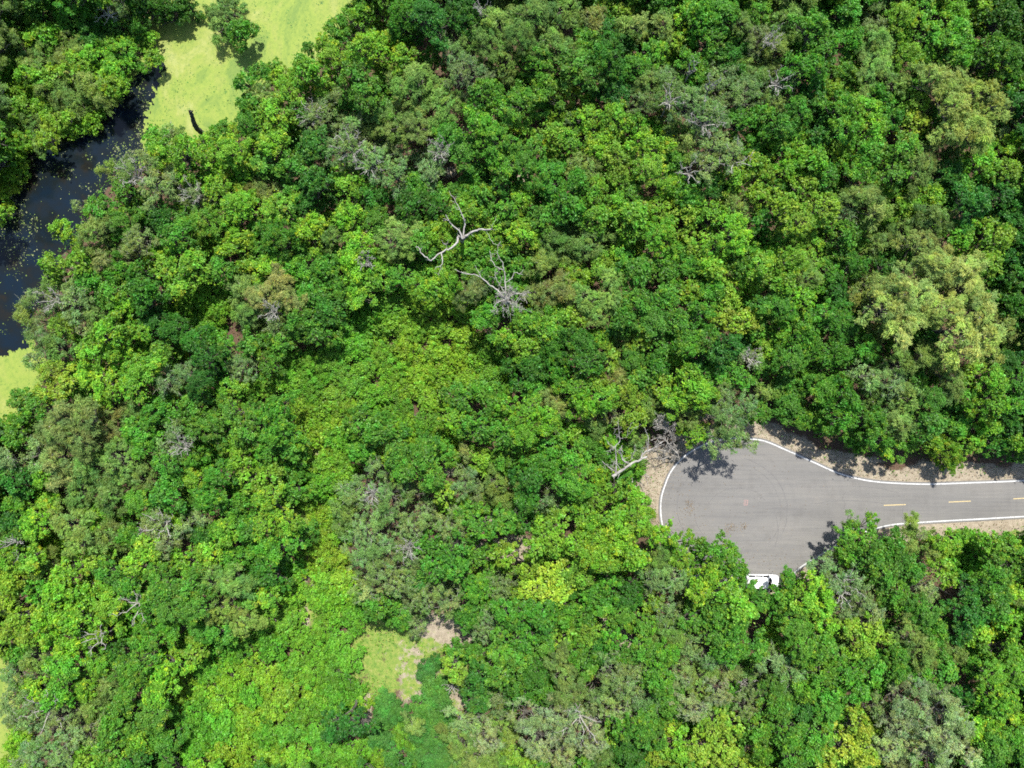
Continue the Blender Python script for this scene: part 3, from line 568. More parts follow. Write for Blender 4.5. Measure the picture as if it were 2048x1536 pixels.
def ribbon(P, wd, z, th=0.0, wob=0.0):
    P = np.asarray(P, float); d = nrm(np.gradient(P, axis=0)); nn = np.stack([-d[:, 1], d[:, 0]], 1)
    w2 = wd / 2 * (1 + wob * (r9.random(len(P)) - .5))
    A = P + nn * w2[:, None] * PPM; B = P - nn * w2[:, None] * PPM
    V = [((q[0] - 1024) / PPM, (768 - q[1]) / PPM, z) for q in A] + [((q[0] - 1024) / PPM, (768 - q[1]) / PPM, z) for q in B]
    m = len(P); return V, [[i, i + 1, m + i + 1, m + i] for i in range(m - 1)]
mp_, n, l, p = new_mat('white_road_paint'); t = noise(n, l, 5, 6, .75); r = ramp(n, l, t.outputs[0], [(.33, (.22, .215, .21)), (.47, (.42, .42, .41)), (.7, (.58, .58, .57))])
l.new(r.outputs[0], p.inputs['Base Color']); p.inputs['Roughness'].default_value = .7
my_, n, l, p = new_mat('yellow_road_paint'); t = noise(n, l, 6, 6, .75); r = ramp(n, l, t.outputs[0], [(.33, (.26, .22, .15)), (.49, (.42, .33, .16)), (.7, (.52, .42, .21))])
l.new(r.outputs[0], p.inputs['Base Color']); p.inputs['Roughness'].default_value = .7
cen = np.array([1640, 1020.0])
dn = nrm(np.gradient(ROAD, axis=0)); inn = np.stack([dn[:, 1], -dn[:, 0]], 1)
tst = ROAD[60] + inn[60] * 8
if not inside(tst[0:1], tst[1:2], ROAD)[0]: inn = -inn
LINE = ROAD + inn * 4.2
V, F = ribbon(LINE, .185, RZ + .005, wob=.12); link('edge_line', mesh_from('edge_line', V, F, mp_), road)
for (x0, y0, x1, y1) in ((1767, 1010.5, 1811, 1009), (1897, 1004, 1941, 1002), (2026, 997.5, 2070, 995), (2156, 990, 2200, 988)):
    V, F = ribbon(np.linspace((x0, y0), (x1, y1), 6), .14, RZ + .005, wob=.15); link('centre_dash', mesh_from('centre_dash', V, F, my_), road)
# faded orange survey square painted on the asphalt
mo, n, l, p = new_mat('orange_spray_paint'); t = noise(n, l, 7, 5, .8); r = ramp(n, l, t.outputs[0], [(.42, (.17, .15, .145)), (.66, (.34, .17, .14))]); l.new(r.outputs[0], p.inputs['Base Color']); p.inputs['Roughness'].default_value = .8
V = []; F = []
for P_ in (((1488, 1000), (1495, 1000)), ((1488, 1000), (1488, 1010)), ((1495, 999), (1494, 1010)), ((1487, 1010), (1495, 1010)), ((1491, 1000), (1490, 1010))):
    v, f = ribbon(np.linspace(P_[0], P_[1], 3), .14, RZ + .004 + .0012 * len(F), wob=.5); F += [[i + len(V) for i in q] for q in f]; V += v
link('survey_mark', mesh_from('survey_mark', V, F, mo), road)

# dark tyre arcs and sealed cracks on the turning circle
mt_, n, l, p = new_mat('tyre_scuff'); t = noise(n, l, 2.5, 6, .8); r = ramp(n, l, t.outputs[0], [(.35, (.088, .085, .082)), (.6, (.135, .130, .127))]); l.new(r.outputs[0], p.inputs['Base Color']); p.inputs['Roughness'].default_value = .9
for j, (x0, y0, rx, ry, a0, a1, wd_) in enumerate(((1455, 1020, 118, 108, -75, 25, .07), (1452, 1022, 108, 100, -60, 40, .05), (1470, 1015, 84, 84, 100, 230, .06), (1448, 1012, 96, 88, 130, 250, .08), (1475, 1040, 70, 66, -150, -40, .05), (1700, 1400, 420, 400, -100, -80, .06), (1690, 1430, 430, 460, -97, -76, .05))):
    a_ = np.radians(np.linspace(a0, a1, 40)); q = np.stack([x0 + rx * np.cos(a_), y0 + ry * np.sin(a_)], 1); q += np.stack([fbm(q[:, 0], q[:, 1], 14), fbm(q[:, 1], q[:, 0], 14)], 1) * 3
    V, F = ribbon(q, wd_, RZ + .004 + .0007 * j, wob=1.2); link('tyre_mark', mesh_from('tyre_mark', V, F, mt_), road)
for j, cr in enumerate((((1690, 985), (1684, 996), (1690, 1008), (1686, 1018)), ((1806, 1052), (1804, 1030), (1807, 1005)), ((1550, 1095), (1556, 1060), (1552, 1030)))):
    V, F = ribbon(catmull(cr, 8, False) + r9.normal(0, .5, (8 * (len(cr) - 1) + 1, 2)), .045, RZ + .0095 + .0007 * j, wob=1.0); link('crack', mesh_from('crack', V, F, mt_), road)

# fallen leaves: brown drifts on the asphalt and over the verge
def litter_leaves(n_, sampler, z0, cols, size):
    x, y = sampler(n_); m = len(x); P = np.stack([(x - 1024) / PPM, (768 - y) / PPM, np.full(m, z0) + r9.uniform(0, .03, m)], 1)
    V, F = leaves(P, np.repeat(UP[None], m, 0), size, size * .6, r9, 1.2, .25, .15)
    ci = r9.integers(0, len(cols), m); return V, F, np.array(cols)[ci] * r9.uniform(.6, 1.3, (m, 1))
parts = []
for (x, y, a_, b_, k) in ((1462, 1056, 7, 6, 80), (1486, 1052, 5, 4, 45), (1379, 1010, 4, 7, 60), (1376, 1024, 8, 7, 30), (1400, 1085, 40, 40, 90), (1500, 1010, 130, 110, 160), (1345, 960, 20, 60, 130), (1560, 1130, 60, 20, 110)):
    parts.append(litter_leaves(k, lambda q: (r9.normal(x, a_, q), r9.normal(y, b_, q)), RZ + .01, [(.20, .12, .05), (.28, .20, .09), (.12, .09, .06)], .14))
def vsamp(q):
    i = r9.integers(0, len(ROAD), q); d = r9.gamma(2.0, 17, q) - 1; o = ROAD[i] - inn[i] * d[:, None] + r9.normal(0, 6, (q, 2))
    ok = (sdist(o[:, 0], o[:, 1], ROAD) > 1) & (o[:, 0] < 2200); return o[ok, 0], o[ok, 1]
parts.append(litter_leaves(5000, vsamp, .03, [(.16, .10, .05), (.22, .15, .08), (.10, .075, .045), (.10, .17, .04), (.13, .20, .05)], .17))
o = 0; VV = []; FF = []; TT = []
for v, f, t in parts: VV.append(v); FF.append(f + o); TT.append(t); o += len(v)
tag(link('leaf_litter', mesh_from('leaf_litter', np.concatenate(VV), np.concatenate(FF), M_LEAF, tint=np.concatenate(TT))), 'dry brown leaves scattered along the road edge', 'leaf litter', kind='stuff')

# ---------------------------------------------------------------- trees
circ = []
for (tx, ty), sdat in TREES.items():
    for e in sdat.replace('\n', ' ').split(';'):
        x, y, rr, c = e.split(); x, y = tx + float(x) * 10 / 3, ty + float(y) * 10 / 3
        if x < 265 and y < 330 - max(0, x - 180) and not (x > 180 and y < 60): c = {'G': 'OYVB'[len(circ) % 4], 'D': 'G', 'S': 'O'}.get(c, c)   # the swamp bushes of the far bank
        if c == 'P': c = 'Q' if y > 1120 else ('K' if y < 340 else ('K' if len(circ) % 5 == 0 else 'P'))
        if x < 640 and y > 950 and len(circ) % 3 == 0: c = {'D': 'G', 'T': 'G', 'G': 'B'}.get(c, c)  # some lower-left crowns take a lighter code: haze painted as leaf colour
        if (350 < x < 715 and y > 1290 or 590 < x < 700 and 780 < y < 1290) and c in 'GB': c = 'XV'[len(circ) % 2]    # the low carpet of vines and bushes
        circ.append((x, y, float(rr) * 10 / 3, c)) if not (math.hypot(x - 800, y - 1310) < 92 and x < 850 and y < 1385) else None
circ += [(335, 268, 15, 'X'), (362, 266, 13, 'O'), (428, 258, 11, 'X'), (300, 292, 12, 'X'), (1502, 1186, 15, 'G'), (1522, 1187, 12, 'G')]
FAM = {'V': 'V', 'X': 'V', 'W': 'W'}
LOW = set('VXW')
used = [False] * len(circ); clusters = []
order = sorted(range(len(circ)), key=lambda i: -circ[i][2])
for i in order:
    if used[i]: continue
    used[i] = True; cl = [i]; c = circ[i][3]; cap = {'P': 6, 'Q': 5, 'K': 6, 'L': 5, 'V': 3, 'X': 3, 'W': 4, 'S': 3, 'Y': 4}.get(c, 4); lim = {'P': 92, 'Q': 84, 'K': 92, 'L': 80}.get(c, 70)
    while len(cl) < cap:
        mx, my = np.mean([circ[k][0] for k in cl]), np.mean([circ[k][1] for k in cl]); best = None
        for k in range(len(circ)):
            if used[k]: continue
            x, y, rr, ck = circ[k]
            if ck != c: continue
            if math.hypot(x - mx, y - my) + rr * .5 > lim: continue
            g_ = min(math.hypot(x - circ[q][0], y - circ[q][1]) / (rr + circ[q][2]) for q in cl)
            if g_ < .92 and (best is None or g_ < best[0]): best = (g_, k)
        if not best: break
        used[best[1]] = True; cl.append(best[1])
    clusters.append(cl)
info = []
for cl in clusters:
    A = sum(circ[k][2] ** 2 for k in cl); c = circ[cl[0]][3]
    mx = sum(circ[k][0] * circ[k][2] ** 2 for k in cl) / A; my = sum(circ[k][1] * circ[k][2] ** 2 for k in cl) / A
    info.append(dict(cl=cl, c=c, x=mx, y=my, A=A, low=c in LOW))
trees = sorted([t for t in info if not t['low']], key=lambda t: -t['A']); shrubs = [t for t in info if t['low']]
print('CLUSTERS trees', len(trees), 'shrubs', len(shrubs))
MAXT = 300
solo, rest = trees[:MAXT], trees[MAXT:]

# -- labels
LM = [(1525, 1160, 'the white van'), (1265, 925, 'the fallen dead tree'), (905, 470, 'the sprawling pale dead tree'), (1015, 590, 'the bleached dead crown'),
      (392, 250, 'the dark leaning snag'), (60, 520, 'the dark channel mouth'), (300, 170, 'the narrow channel end'), (560, 60, 'the upper duckweed'),
      (825, 1330, 'the grassy clearing'), (1790, 1010, 'the first yellow dash'), (1320, 1010, "the turning circle's left end"), (1480, 872, "the turning circle's top"),
      (272, 1200, 'the pale forked bare tree'), (1425, 160, 'the bare white spikes'), (1590, 405, 'the lime crown at right'), (1478, 645, 'the small lime crown'),
      (1900, 200, 'the pale upper-right crown'), (1860, 590, 'the big pale right crowns'), (1880, 1440, 'the pale lower-right crowns'), (1070, 1470, 'the pale bottom crowns'),
      (145, 890, 'the rusty left crowns'), (112, 745, 'the yellow domed left tree'), (0, 0, 'the top left corner'), (2048, 0, 'the top right corner'),
      (0, 1536, 'the bottom left corner'), (2048, 1536, 'the bottom right corner'), (1024, 0, "the top edge's middle"), (0, 1100, 'the left edge'), (640, 1536, 'the bottom edge'),
      (2048, 350, 'the right edge'), (1700, 0, 'the top edge'), (1500, 1385, 'the grey twiggy bare patch'), (1065, 1150, 'the lime crown below centre'), (640, 1060, 'the yellow-green strip'),
      (720, 300, 'the grey dead twigs'), (1420, 1536, 'the lime bottom crown'), (2030, 1050, "the road's right end"), (1130, 330, 'the top centre gap'), (545, 630, 'the grey twig tuft'), (760, 940, 'the small grey-lime crown')]
def octant(dx, dy):
    a_ = math.degrees(math.atan2(-dy, dx)) % 360
    return ['right of', 'upper right of', 'above', 'upper left of', 'left of', 'lower left of', 'below', 'lower right of'][int((a_ + 22.5) // 45) % 8]
ORD = ['nearest', 'second', 'third', 'fourth', 'fifth', 'sixth', 'seventh', 'eighth', 'ninth', 'tenth', 'eleventh', 'twelfth']
def make_labels(items, noun):
    b = {}
    for t in items:
        ok = [q for q in LM if math.hypot(t['x'] - q[0], t['y'] - q[1]) > 26]
        q = min(ok, key=lambda q: math.hypot(t['x'] - q[0], t['y'] - q[1]))
        dx, dy = t['x'] - q[0], t['y'] - q[1]
        look = CODE[t['c']][2]; b.setdefault((look, q[2], octant(dx, dy)), []).append((math.hypot(dx, dy), t))
    for (look, lm, oc), L in b.items():
        L.sort(key=lambda e: e[0])
        for i, (d, t) in enumerate(L):
            t['label'] = (f"{look} {noun}, {ORD[i]} {oc} {lm}" if len(L) > 1 else f"{look} {noun} {oc} {lm}")
# words like "broad" and "small" come from the crown's own size among all trees
make_labels(solo, 'tree'); make_labels(shrubs, 'shrub')

def zc_of(t, k, rr_):
    x, y, pr, c = circ[k]; rm = pr / PPM
    if t['low']: return {'V': .9, 'X': 1.2, 'W': 1.0}[c] * (0.8 + .25 * rm)
    d = math.hypot(x - t['x'], y - t['y']) / PPM
    return t['H'] - .55 * rm - .10 * d + rr_.uniform(-.5, .4)
GROUP = {'D': 'dark green leafy trees of the wood', 'G': 'mid green leafy trees of the wood', 'B': 'bright green leafy trees of the wood', 'T': 'bluish green leafy trees of the wood',
         'Y': 'yellow-green trees of the wood', 'L': 'lime yellow trees of the wood', 'O': 'olive feathery trees of the wood', 'P': 'pale feathery trees of the wood',
         'R': 'rusty olive trees of the wood', 'K': 'yellowish feathery trees of the wood', 'Q': 'pale twiggy trees of the wood', 'S': 'grey-green mossy trees of the wood', 'V': 'low yellow-green shrubs', 'X': 'low bright green shrubs', 'W': 'smooth dark green shrubs'}
NAME = {'broad': 'leafy_tree', 'star': 'pale_leafy_tree', 'feather': 'feathery_tree', 'moss': 'mossy_tree', 'low': 'shrub', 'dense': 'dense_shrub'}
CANOPY_K = 0.90                                 # circles were drawn on the crowns' outer edge
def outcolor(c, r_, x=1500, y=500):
    b = np.array(CODE[c][0]) * (1 + .10 * min(1, max(0, (900 - x) / 700)) * min(1, max(0, (y - 500) / 500))); return b * r_.uniform(.86, 1.16) * np.array([r_.uniform(.88, 1.14), 1, r_.uniform(.9, 1.1)])  # leaf colour lightened towards the lower left: haze put into the albedo
def base_xy(t, zc):
    x, y = W(t['x'], t['y'], zc); px, py = x * PPM + 1024, 768 - y * PPM
    for _ in range(30):                          # no trunk stands in the road
        if sdist(np.array([px]), np.array([py]), ROAD)[0] > 9: break
        j = int(np.argmin(np.hypot(ROAD[:, 0] - px, ROAD[:, 1] - py))); px -= inn[j][0] * 6; py -= inn[j][1] * 6
    return (px - 1024) / PPM, (768 - py) / PPM
fill_parts = []
TOPS = []
def fixH(t):
    """special heights: low swamp bushes on the far bank, low trees along the road, one tall tree over it"""
    x, y, H = t['x'], t['y'], t['H']
    if t['low']: return H
    if math.hypot(x - 1460, y - 860) < 60: return 9.0
    if x < 480 and y < 330 - max(0, x - 250) * .5: return 2.2 + (H - 5) * .35
    if x < 60 and y < 480: return 2.6
    if x > 400 and x < 520 and y < 110: return 4.5
    if math.hypot(x - 1250, y - 920) < 75: return min(H, 4.2)
    d = sdist(np.array([x]), np.array([y]), ROAD)[0]
    if d < 100 and y < 960 and x > 1530: return min(H, 5.2) 
    return H
def add_fill(store, pr, x, y, z, s, rot, col, zs=1.0):
    ca, sa = math.cos(rot), math.sin(rot); V = pr['V'][:, :] * s
    store.append((np.stack([V[:, 0] * ca - V[:, 1] * sa + x, V[:, 0] * sa + V[:, 1] * ca + y, V[:, 2] * zs + z], 1).astype(np.float32),
                  pr['F'], np.where(pr['MI'][:, None] == 0, pr['T'] * np.array(col, np.float32), 1).astype(np.float32), pr['MI']))
    return store
rt = np.random.default_rng(11)
for t in solo + shrubs:
    c = t['c']; kind = CODE[c][1]; Req = math.sqrt(t['A']) / PPM
    t['H'] = np.clip(4.6 + 1.05 * Req + rt.uniform(-1.0, 1.2), 5, 12) + (1.0 if c in 'PTK' else 0)
    t['H'] = fixH(t)
    zm = t['H'] - 1.5 if not t['low'] else 1.0
    bx, by = base_xy(t, zm); gz = 0.0 if sdist(np.array([bx * PPM + 1024]), np.array([768 - by * PPM]), POND)[0] > 0 else -.9
    root = bpy.data.objects.new(NAME[kind], None); C.objects.link(root); root.location = (bx, by, gz); root.empty_display_size = .5
    tag(root, t['label'], 'shrub' if t['low'] else 'tree', GROUP[c])
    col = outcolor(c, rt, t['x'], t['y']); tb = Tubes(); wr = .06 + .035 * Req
    fork = np.array([rt.normal(0, .15), rt.normal(0, .15), (t['H'] * .42 if not t['low'] else .35) - gz])
    tb.add(curve((0, 0, -.25), fork, rt, 4, .04), [wr * 1.5, wr * 1.15, wr, wr * .9], 7)
    for k in t['cl']:
        x, y, pr_, _ = circ[k]; zc = zc_of(t, k, rt); wx, wy = W(x, y, zc); Rm = pr_ / PPM * (CAM_H - zc) / CAM_H * CANOPY_K
        TOPS.append((x, y, pr_, zc + .55 * Rm))
        pr = pick(kind, Rm, rt); s = Rm / pr['R']; loc = np.array([wx - bx, wy - by, zc - gz])
        tb.add(curve(fork, loc + np.array([0, 0, -pr['cd'] * s * .7]), rt, 5, .10, .05), np.linspace(wr * .75, .05 * s + .02, 5), 5)
        o = bpy.data.objects.new('crown', pr['mesh']); C.objects.link(o); o.parent = root
        o.location = loc; an = rt.uniform(.86, 1.16); o.scale = (s * an, s / an, s * rt.uniform(.85, 1.2)); o.rotation_euler = (rt.normal(0, .07), rt.normal(0, .07), rt.uniform(0, 6.28))
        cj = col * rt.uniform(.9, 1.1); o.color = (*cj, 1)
    link('trunk' if not t['low'] else 'stem', mesh_from('trunk', *tb.arrays(), M_BARK, smooth=True), root)
for t in rest:
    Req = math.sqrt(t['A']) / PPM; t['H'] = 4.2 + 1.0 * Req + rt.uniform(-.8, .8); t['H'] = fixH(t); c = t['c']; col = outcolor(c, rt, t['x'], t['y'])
    for k in t['cl']:
        x, y, pr_, _ = circ[k]; zc = zc_of(t, k, rt); wx, wy = W(x, y, zc); Rm = pr_ / PPM * (CAM_H - zc) / CAM_H * CANOPY_K
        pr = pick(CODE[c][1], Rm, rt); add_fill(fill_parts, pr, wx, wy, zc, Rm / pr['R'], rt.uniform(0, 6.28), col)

# -- the small trees seen only in the gaps, and the wood just beyond the frame: one mass
cs = 8; X0, X1, Y0, Y1 = -230, 2280, -190, 1730
gxx, gyy = np.meshgrid(np.arange(X0, X1, cs) + cs / 2., np.arange(Y0, Y1, cs) + cs / 2.)
cov = np.zeros(gxx.shape, bool)
for x, y, rr, c in circ: cov |= np.hypot(gxx - x, gyy - y) < rr * .93
kx, ky = 1.10, 1.10                              # ground outlines seen at canopy height drift outward
blocked = (sdist(gxx, gyy, ROAD) < 26) | (sdist(gxx, gyy, CHANNEL) < 10) | (blob(gxx, gyy, SAND) > .35) | (blob(gxx, gyy, GRASS[:5] + GRASS[8:10]) > .4)
blocked |= (sdist(gxx, gyy, ROAD) < 64) & (gyy < 960) | (np.hypot(gxx - 1318, gyy - 885) < 48) | (np.hypot(gxx - 1310, gyy - 960) < 40)
for q in GAPS: blocked |= np.hypot(gxx - q[0], gyy - q[1]) < q[2] * 1.15 + 6
pondi = inside(gxx, gyy, POND) & ((gxx > 240) & (gxx < 760) | (gyy > 655) & (gyy < 850) | (gxx < 14) & (gyy > 1290)); blocked |= pondi
free = ~cov & ~blocked
fy, fx = np.nonzero(free); perm = rt.permutation(len(fx)); nf = 0
ca_ = np.array([(q[0], q[1], q[2]) for q in circ]); cc_codes = [q[3] for q in circ]
taken = cov | blocked
for j in perm:
    i0, i1 = fy[j], fx[j]
    if taken[i0, i1]: continue
    x, y = gxx[i0, i1], gyy[i0, i1]; outside = not (-20 < x < 2068 and -20 < y < 1556)
    rr = rt.uniform(26, 44) if outside else rt.uniform(15, 25)
    if sdist(np.array([x]), np.array([y]), ROAD)[0] < rr + 6: rr = 13
    taken |= np.hypot(gxx - x, gyy - y) < rr * (.85 if outside else .75)
    near = int(np.argmin(np.hypot(ca_[:, 0] - x, ca_[:, 1] - y) - ca_[:, 2])); c = cc_codes[near]
    if outside and rt.random() < .5: c = rt.choice(list('GGGDBTO'))
    if c in 'PRLKQ' and not outside: c = 'G'
    low = c in LOW; zc = rt.uniform(.8, 1.3) if low else (rt.uniform(4.5, 7.5) if outside else rt.uniform(2.0, 4.2))
    wx, wy = W(x, y, zc); Rm = rr / PPM * (CAM_H - zc) / CAM_H; pr = pick(CODE[c][1], Rm, rt)
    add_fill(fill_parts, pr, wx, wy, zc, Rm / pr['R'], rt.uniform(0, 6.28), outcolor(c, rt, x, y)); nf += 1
print('FILL', nf, 'rest', len(rest))
def merge(store, name, label, cat):
    mats = [M_LEAF, M_BARK, M_TWIG]; o = 0; VV = []; FF = []; TT = []; MM = []
    for v, f, t, m in store: VV.append(v); FF.append(f + o); TT.append(t); MM.append(m); o += len(v)
    return tag(link(name, mesh_from(name, np.concatenate(VV), np.concatenate(FF), mats, tint=np.concatenate(TT), matidx=np.concatenate(MM))), label, cat, kind='stuff')
merge(fill_parts, 'small_trees', 'mass of smaller green trees filling the gaps between the large crowns', 'small trees')

# -- undergrowth: leafy ground cover below everything
N_ = 330000; qx = rt.uniform(-260, 2300, N_); qy = rt.uniform(-220, 1760, N_)
px, py = qx, qy
sd_road = sdist(px, py, ROAD); inw = inside(px, py, POND)
hgt = np.clip(fbm(px, py, 30) * 2.6 - .75, .05, 2.0)
bare = np.maximum(blob(px, py, SAND), 1.0 * (sd_road < 42 + 40 * (fbm(px, py, 50) - .5)) * (fbm(px + 500, py, 40) > .30)); gr = blob(px, py, GRASS)
keep = (sd_road > 12) & ~(inw & ((sdist(px, py, CHANNEL) < 4) | (px > 255))) & (rt.random(N_) > bare * .93) & (rt.random(N_) > .62 * (fbm(px, py + 777, 60) < .42))
for q in GAPS: keep &= ~((np.hypot(px - q[0], py - q[1]) < q[2] * 1.2) & (rt.random(N_) < .75))
keep &= ~(inw & ((fbm(px, py, 45) < .5) | (py > 660)))
px, py, hgt, gr = px[keep], py[keep], hgt[keep], gr[keep]; m = len(px)
z = hgt * rt.uniform(.15, 1, m) ** .6 * np.where(gr > .25, .30, 1) + .03
P = np.stack([(px - 1024) / PPM, (768 - py) / PPM, z], 1)
V, F = leaves(P, nrm(rt.normal(0, .5, (m, 3)) + UP), .30, .17, rt, .7, .6)
pal = np.array([CODE[k][0] for k in 'GDBXVO']); yg = fbm(px, py + 50, 90)
ci = np.clip((yg * 7 - .8 + rt.normal(0, .7, m)), 0, 5).astype(int)
T = pal[np.array([1, 0, 0, 3, 2, 5])[ci]] * rt.uniform(.6, 1.25, (m, 1)); T = np.where((gr > .25)[:, None], pal[np.array([3, 5, 4])[rt.integers(0, 3, m)]] * rt.uniform(.6, 1.3, (m, 1)), T)
T = np.where((rt.random(m) < .10)[:, None], np.array([[.16, .10, .05]]), T)
tag(link('undergrowth', mesh_from('undergrowth', V, F, M_LEAF, tint=T)), 'leafy undergrowth covering the floor between the trees', 'undergrowth', kind='stuff')

# ---------------------------------------------------------------- dead and bare trees
rd = np.random.default_rng(77)
def twigs(tb, pts, rad, depth, dens=1.0, spread=.9, lmul=1.0, updir=.1):
    pts = np.asarray(pts); seg = np.linalg.norm(np.diff(pts, axis=0), axis=1); L = seg.sum()
    k = int(max(1, L * 1.5 * dens)) if depth else 0
    for _ in range(k):
        i = int(rd.integers(0, len(pts) - 1)); t = rd.random(); a_ = pts[i] + (pts[i + 1] - pts[i]) * t
        d = nrm(pts[i + 1] - pts[i]); u = nrm(d * rd.uniform(.2, 1.1) + rd.normal(0, spread, 3) * np.array([1, 1, .55]) + UP * updir)
        ln = rd.uniform(.35, 1.2) * lmul * (.75 if depth == 1 else 1.1); r0 = max(.022, rad * rd.uniform(.3, .55))
        q = curve(a_, a_ + u * ln, rd, 5, .22); tb.add(q, np.linspace(r0, .014, 5), 4); twigs(tb, q, r0, depth - 1, dens * 1.3, spread, lmul * .6, updir)
def limb(tb, ptsm, r0, r1, depth=2, dens=1.0, lmul=1.0):
    P = catmull(ptsm, 4, False); P[1:-1] += rd.normal(0, .04, (len(P) - 2, 3)); tb.add(P, np.linspace(r0, r1, len(P)), 6); twigs(tb, P, (r0 + r1) / 2, depth, dens, lmul=lmul)
def traced(lines, ox, oy, sc, base, bz=0.0):
    """lines: (points in the enlargement, start height, end height, r0, r1, depth, density)"""
    out = []
    for pts, z0, z1, r0, r1, dp_, dn_ in lines:
        q = []
        for i, (a_, b_) in enumerate(pts):
            z = z0 + (z1 - z0) * i / max(1, len(pts) - 1); x, y = W(ox + a_ * sc, oy + b_ * sc, z); q.append((x - base[0], y - base[1], z - bz))
        out.append((np.array(q), r0, r1, dp_, dn_))
    return out
def dead_tree(name, label, cat, limbs, base, trunk=None, mat=M_DEAD, lmul=1.0):
    root = bpy.data.objects.new(name, None); C.objects.link(root); root.location = (base[0], base[1], 0); tag(root, label, cat)
    if trunk is not None:
        tb = Tubes(); P = curve((0, 0, -.3), trunk[:3], rd, 5, .04); tb.add(P, np.linspace(trunk[3] * 1.4, trunk[3], 5), 8)
        link('trunk', mesh_from('trunk', *tb.arrays(), mat, smooth=True), root)
    for (P, r0, r1, dp_, dn_) in limbs:
        tb = Tubes(); limb(tb, P, r0, r1, dp_, dn_, lmul); link('branch', mesh_from('branch', *tb.arrays(), mat, smooth=True), root)
    return root
s1 = 280 / 1536
b1 = W(820 + 575 * s1, 370 + 600 * s1, 4)
L1 = [([(575, 590), (540, 500), (460, 440), (430, 390), (390, 325)], 8.0, 9.6, .16, .05, 1, .5), ([(430, 390), (405, 380), (365, 370)], 9.3, 9.8, .06, .03, 1, .5),
      ([(575, 590), (535, 560), (525, 610), (490, 660), (440, 700), (390, 710), (300, 775), (230, 825), (180, 800), (120, 740), (100, 690), (60, 680)], 7.6, 9.0, .23, .05, 1, .35),
      ([(345, 750), (355, 830), (345, 880), (280, 905)], 8.3, 8.4, .11, .04, 1, .6), ([(345, 880), (370, 935)], 8.2, 8.0, .06, .03, 1, .5), ([(352, 915), (325, 950), (318, 1000)], 8.1, 7.6, .05, .02, 1, .4),
      ([(400, 700), (395, 660), (355, 630)], 8.4, 9.0, .05, .02, 1, 1.), ([(575, 590), (610, 560), (660, 525), (760, 490), (830, 492), (890, 490)], 7.8, 8.8, .22, .12, 1, .3),
      ([(880, 490), (915, 430), (945, 340)], 8.7, 9.6, .05, .02, 1, .6), ([(575, 590), (600, 430), (590, 370), (550, 270), (490, 160), (430, 65)], 7.6, 10.4, .15, .03, 1, .4),
      ([(548, 275), (500, 255), (495, 225)], 9.2, 9.6, .05, .02, 0, 0), ([(830, 500), (870, 570), (900, 620), (960, 655), (1000, 615)], 8.4, 7.8, .05, .02, 1, .6)]
tx_, ty_ = W(820 + 575 * s1, 370 + 590 * s1, 7.8)
dead_tree('dead_tree', 'sprawling pale dead tree with long bare arching limbs left of the centre', 'dead tree', traced([(q[0], q[1], q[2], q[3] * .78, q[4] * .85, q[5], q[6] * 1.6) for q in L1], 820, 370, s1, b1), b1, (tx_ - b1[0], ty_ - b1[1], 7.8, .26))
b2 = W(820 + 1050 * s1, 370 + 1230 * s1, 3)
cx_, cy_ = 1050, 1250
L2 = [([(cx_, cy_), (1000, 1270), (950, 1300), (915, 1335)], 9.0, 8.6, .14, .04, 2, 2.4), ([(cx_, cy_), (1100, 1215), (1180, 1190), (1270, 1200)], 9.0, 9.6, .12, .03, 2, 3.0),
      ([(cx_, cy_), (1110, 1300), (1170, 1330), (1225, 1350)], 9, 8.9, .12, .03, 2, 2.6), ([(cx_, cy_), (1080, 1180), (1140, 1100)], 9, 9.8, .08, .02, 2, 2.4), ([(cx_, cy_), (1045, 1220), (1040, 1185)], 9, 10, .18, .07, 1, 1.),
      ([(cx_, cy_), (1080, 1360), (1100, 1420), (1105, 1500)], 8.8, 7, .06, .015, 1, 1.2), ([(cx_, cy_), (1020, 1310), (1030, 1370)], 8.8, 8.3, .08, .02, 2, 1.8), ([(cx_, cy_), (990, 1210), (935, 1190)], 9, 9.4, .07, .02, 2, 1.4),
      ([(1045, 1190), (1000, 1120), (960, 1060), (930, 980)], 8.4, 9, .07, .02, 2, 1.2), ([(cx_, cy_), (960, 1150), (880, 1100), (800, 1025), (700, 985), (590, 965), (490, 930)], 8.0, 9.6, .14, .035, 1, .6), ([(770, 1000), (740, 930), (710, 880)], 9.2, 9.8, .06, .02, 1, .4),
      ([(560, 950), (590, 970), (640, 980)], 9.5, 9.4, .06, .03, 0, 0), ([(cx_, cy_), (1045, 1100), (1035, 950), (1000, 920), (940, 890), (890, 800), (875, 720)], 8.0, 10.0, .13, .03, 1, .7),
      ([(1030, 930), (1010, 840), (965, 770), (965, 660)], 9, 10.4, .09, .02, 1, .8), ([(1040, 1070), (1110, 1030), (1150, 960), (1200, 975), (1245, 930)], 8.4, 9.4, .08, .03, 1, .8), ([(1200, 975), (1245, 985)], 9.2, 9.3, .04, .02, 0, 0)]
tx_, ty_ = W(820 + cx_ * s1, 370 + cy_ * s1, 8.9)
dead_tree('dead_tree', 'bleached dead tree with a tangled white crown beside the centre, casting a thin upright shadow', 'dead tree', traced([(q[0], q[1], q[2], q[3] * .8, q[4] * .9, q[5], q[6] * 1.4) for q in L2], 820, 370, s1, b2), b2, (tx_ - b2[0], ty_ - b2[1], 8.9, .2))
s3 = 280 / 2048; b3 = W(1200 + 200 * s3, 820 + 965 * s3, 0)
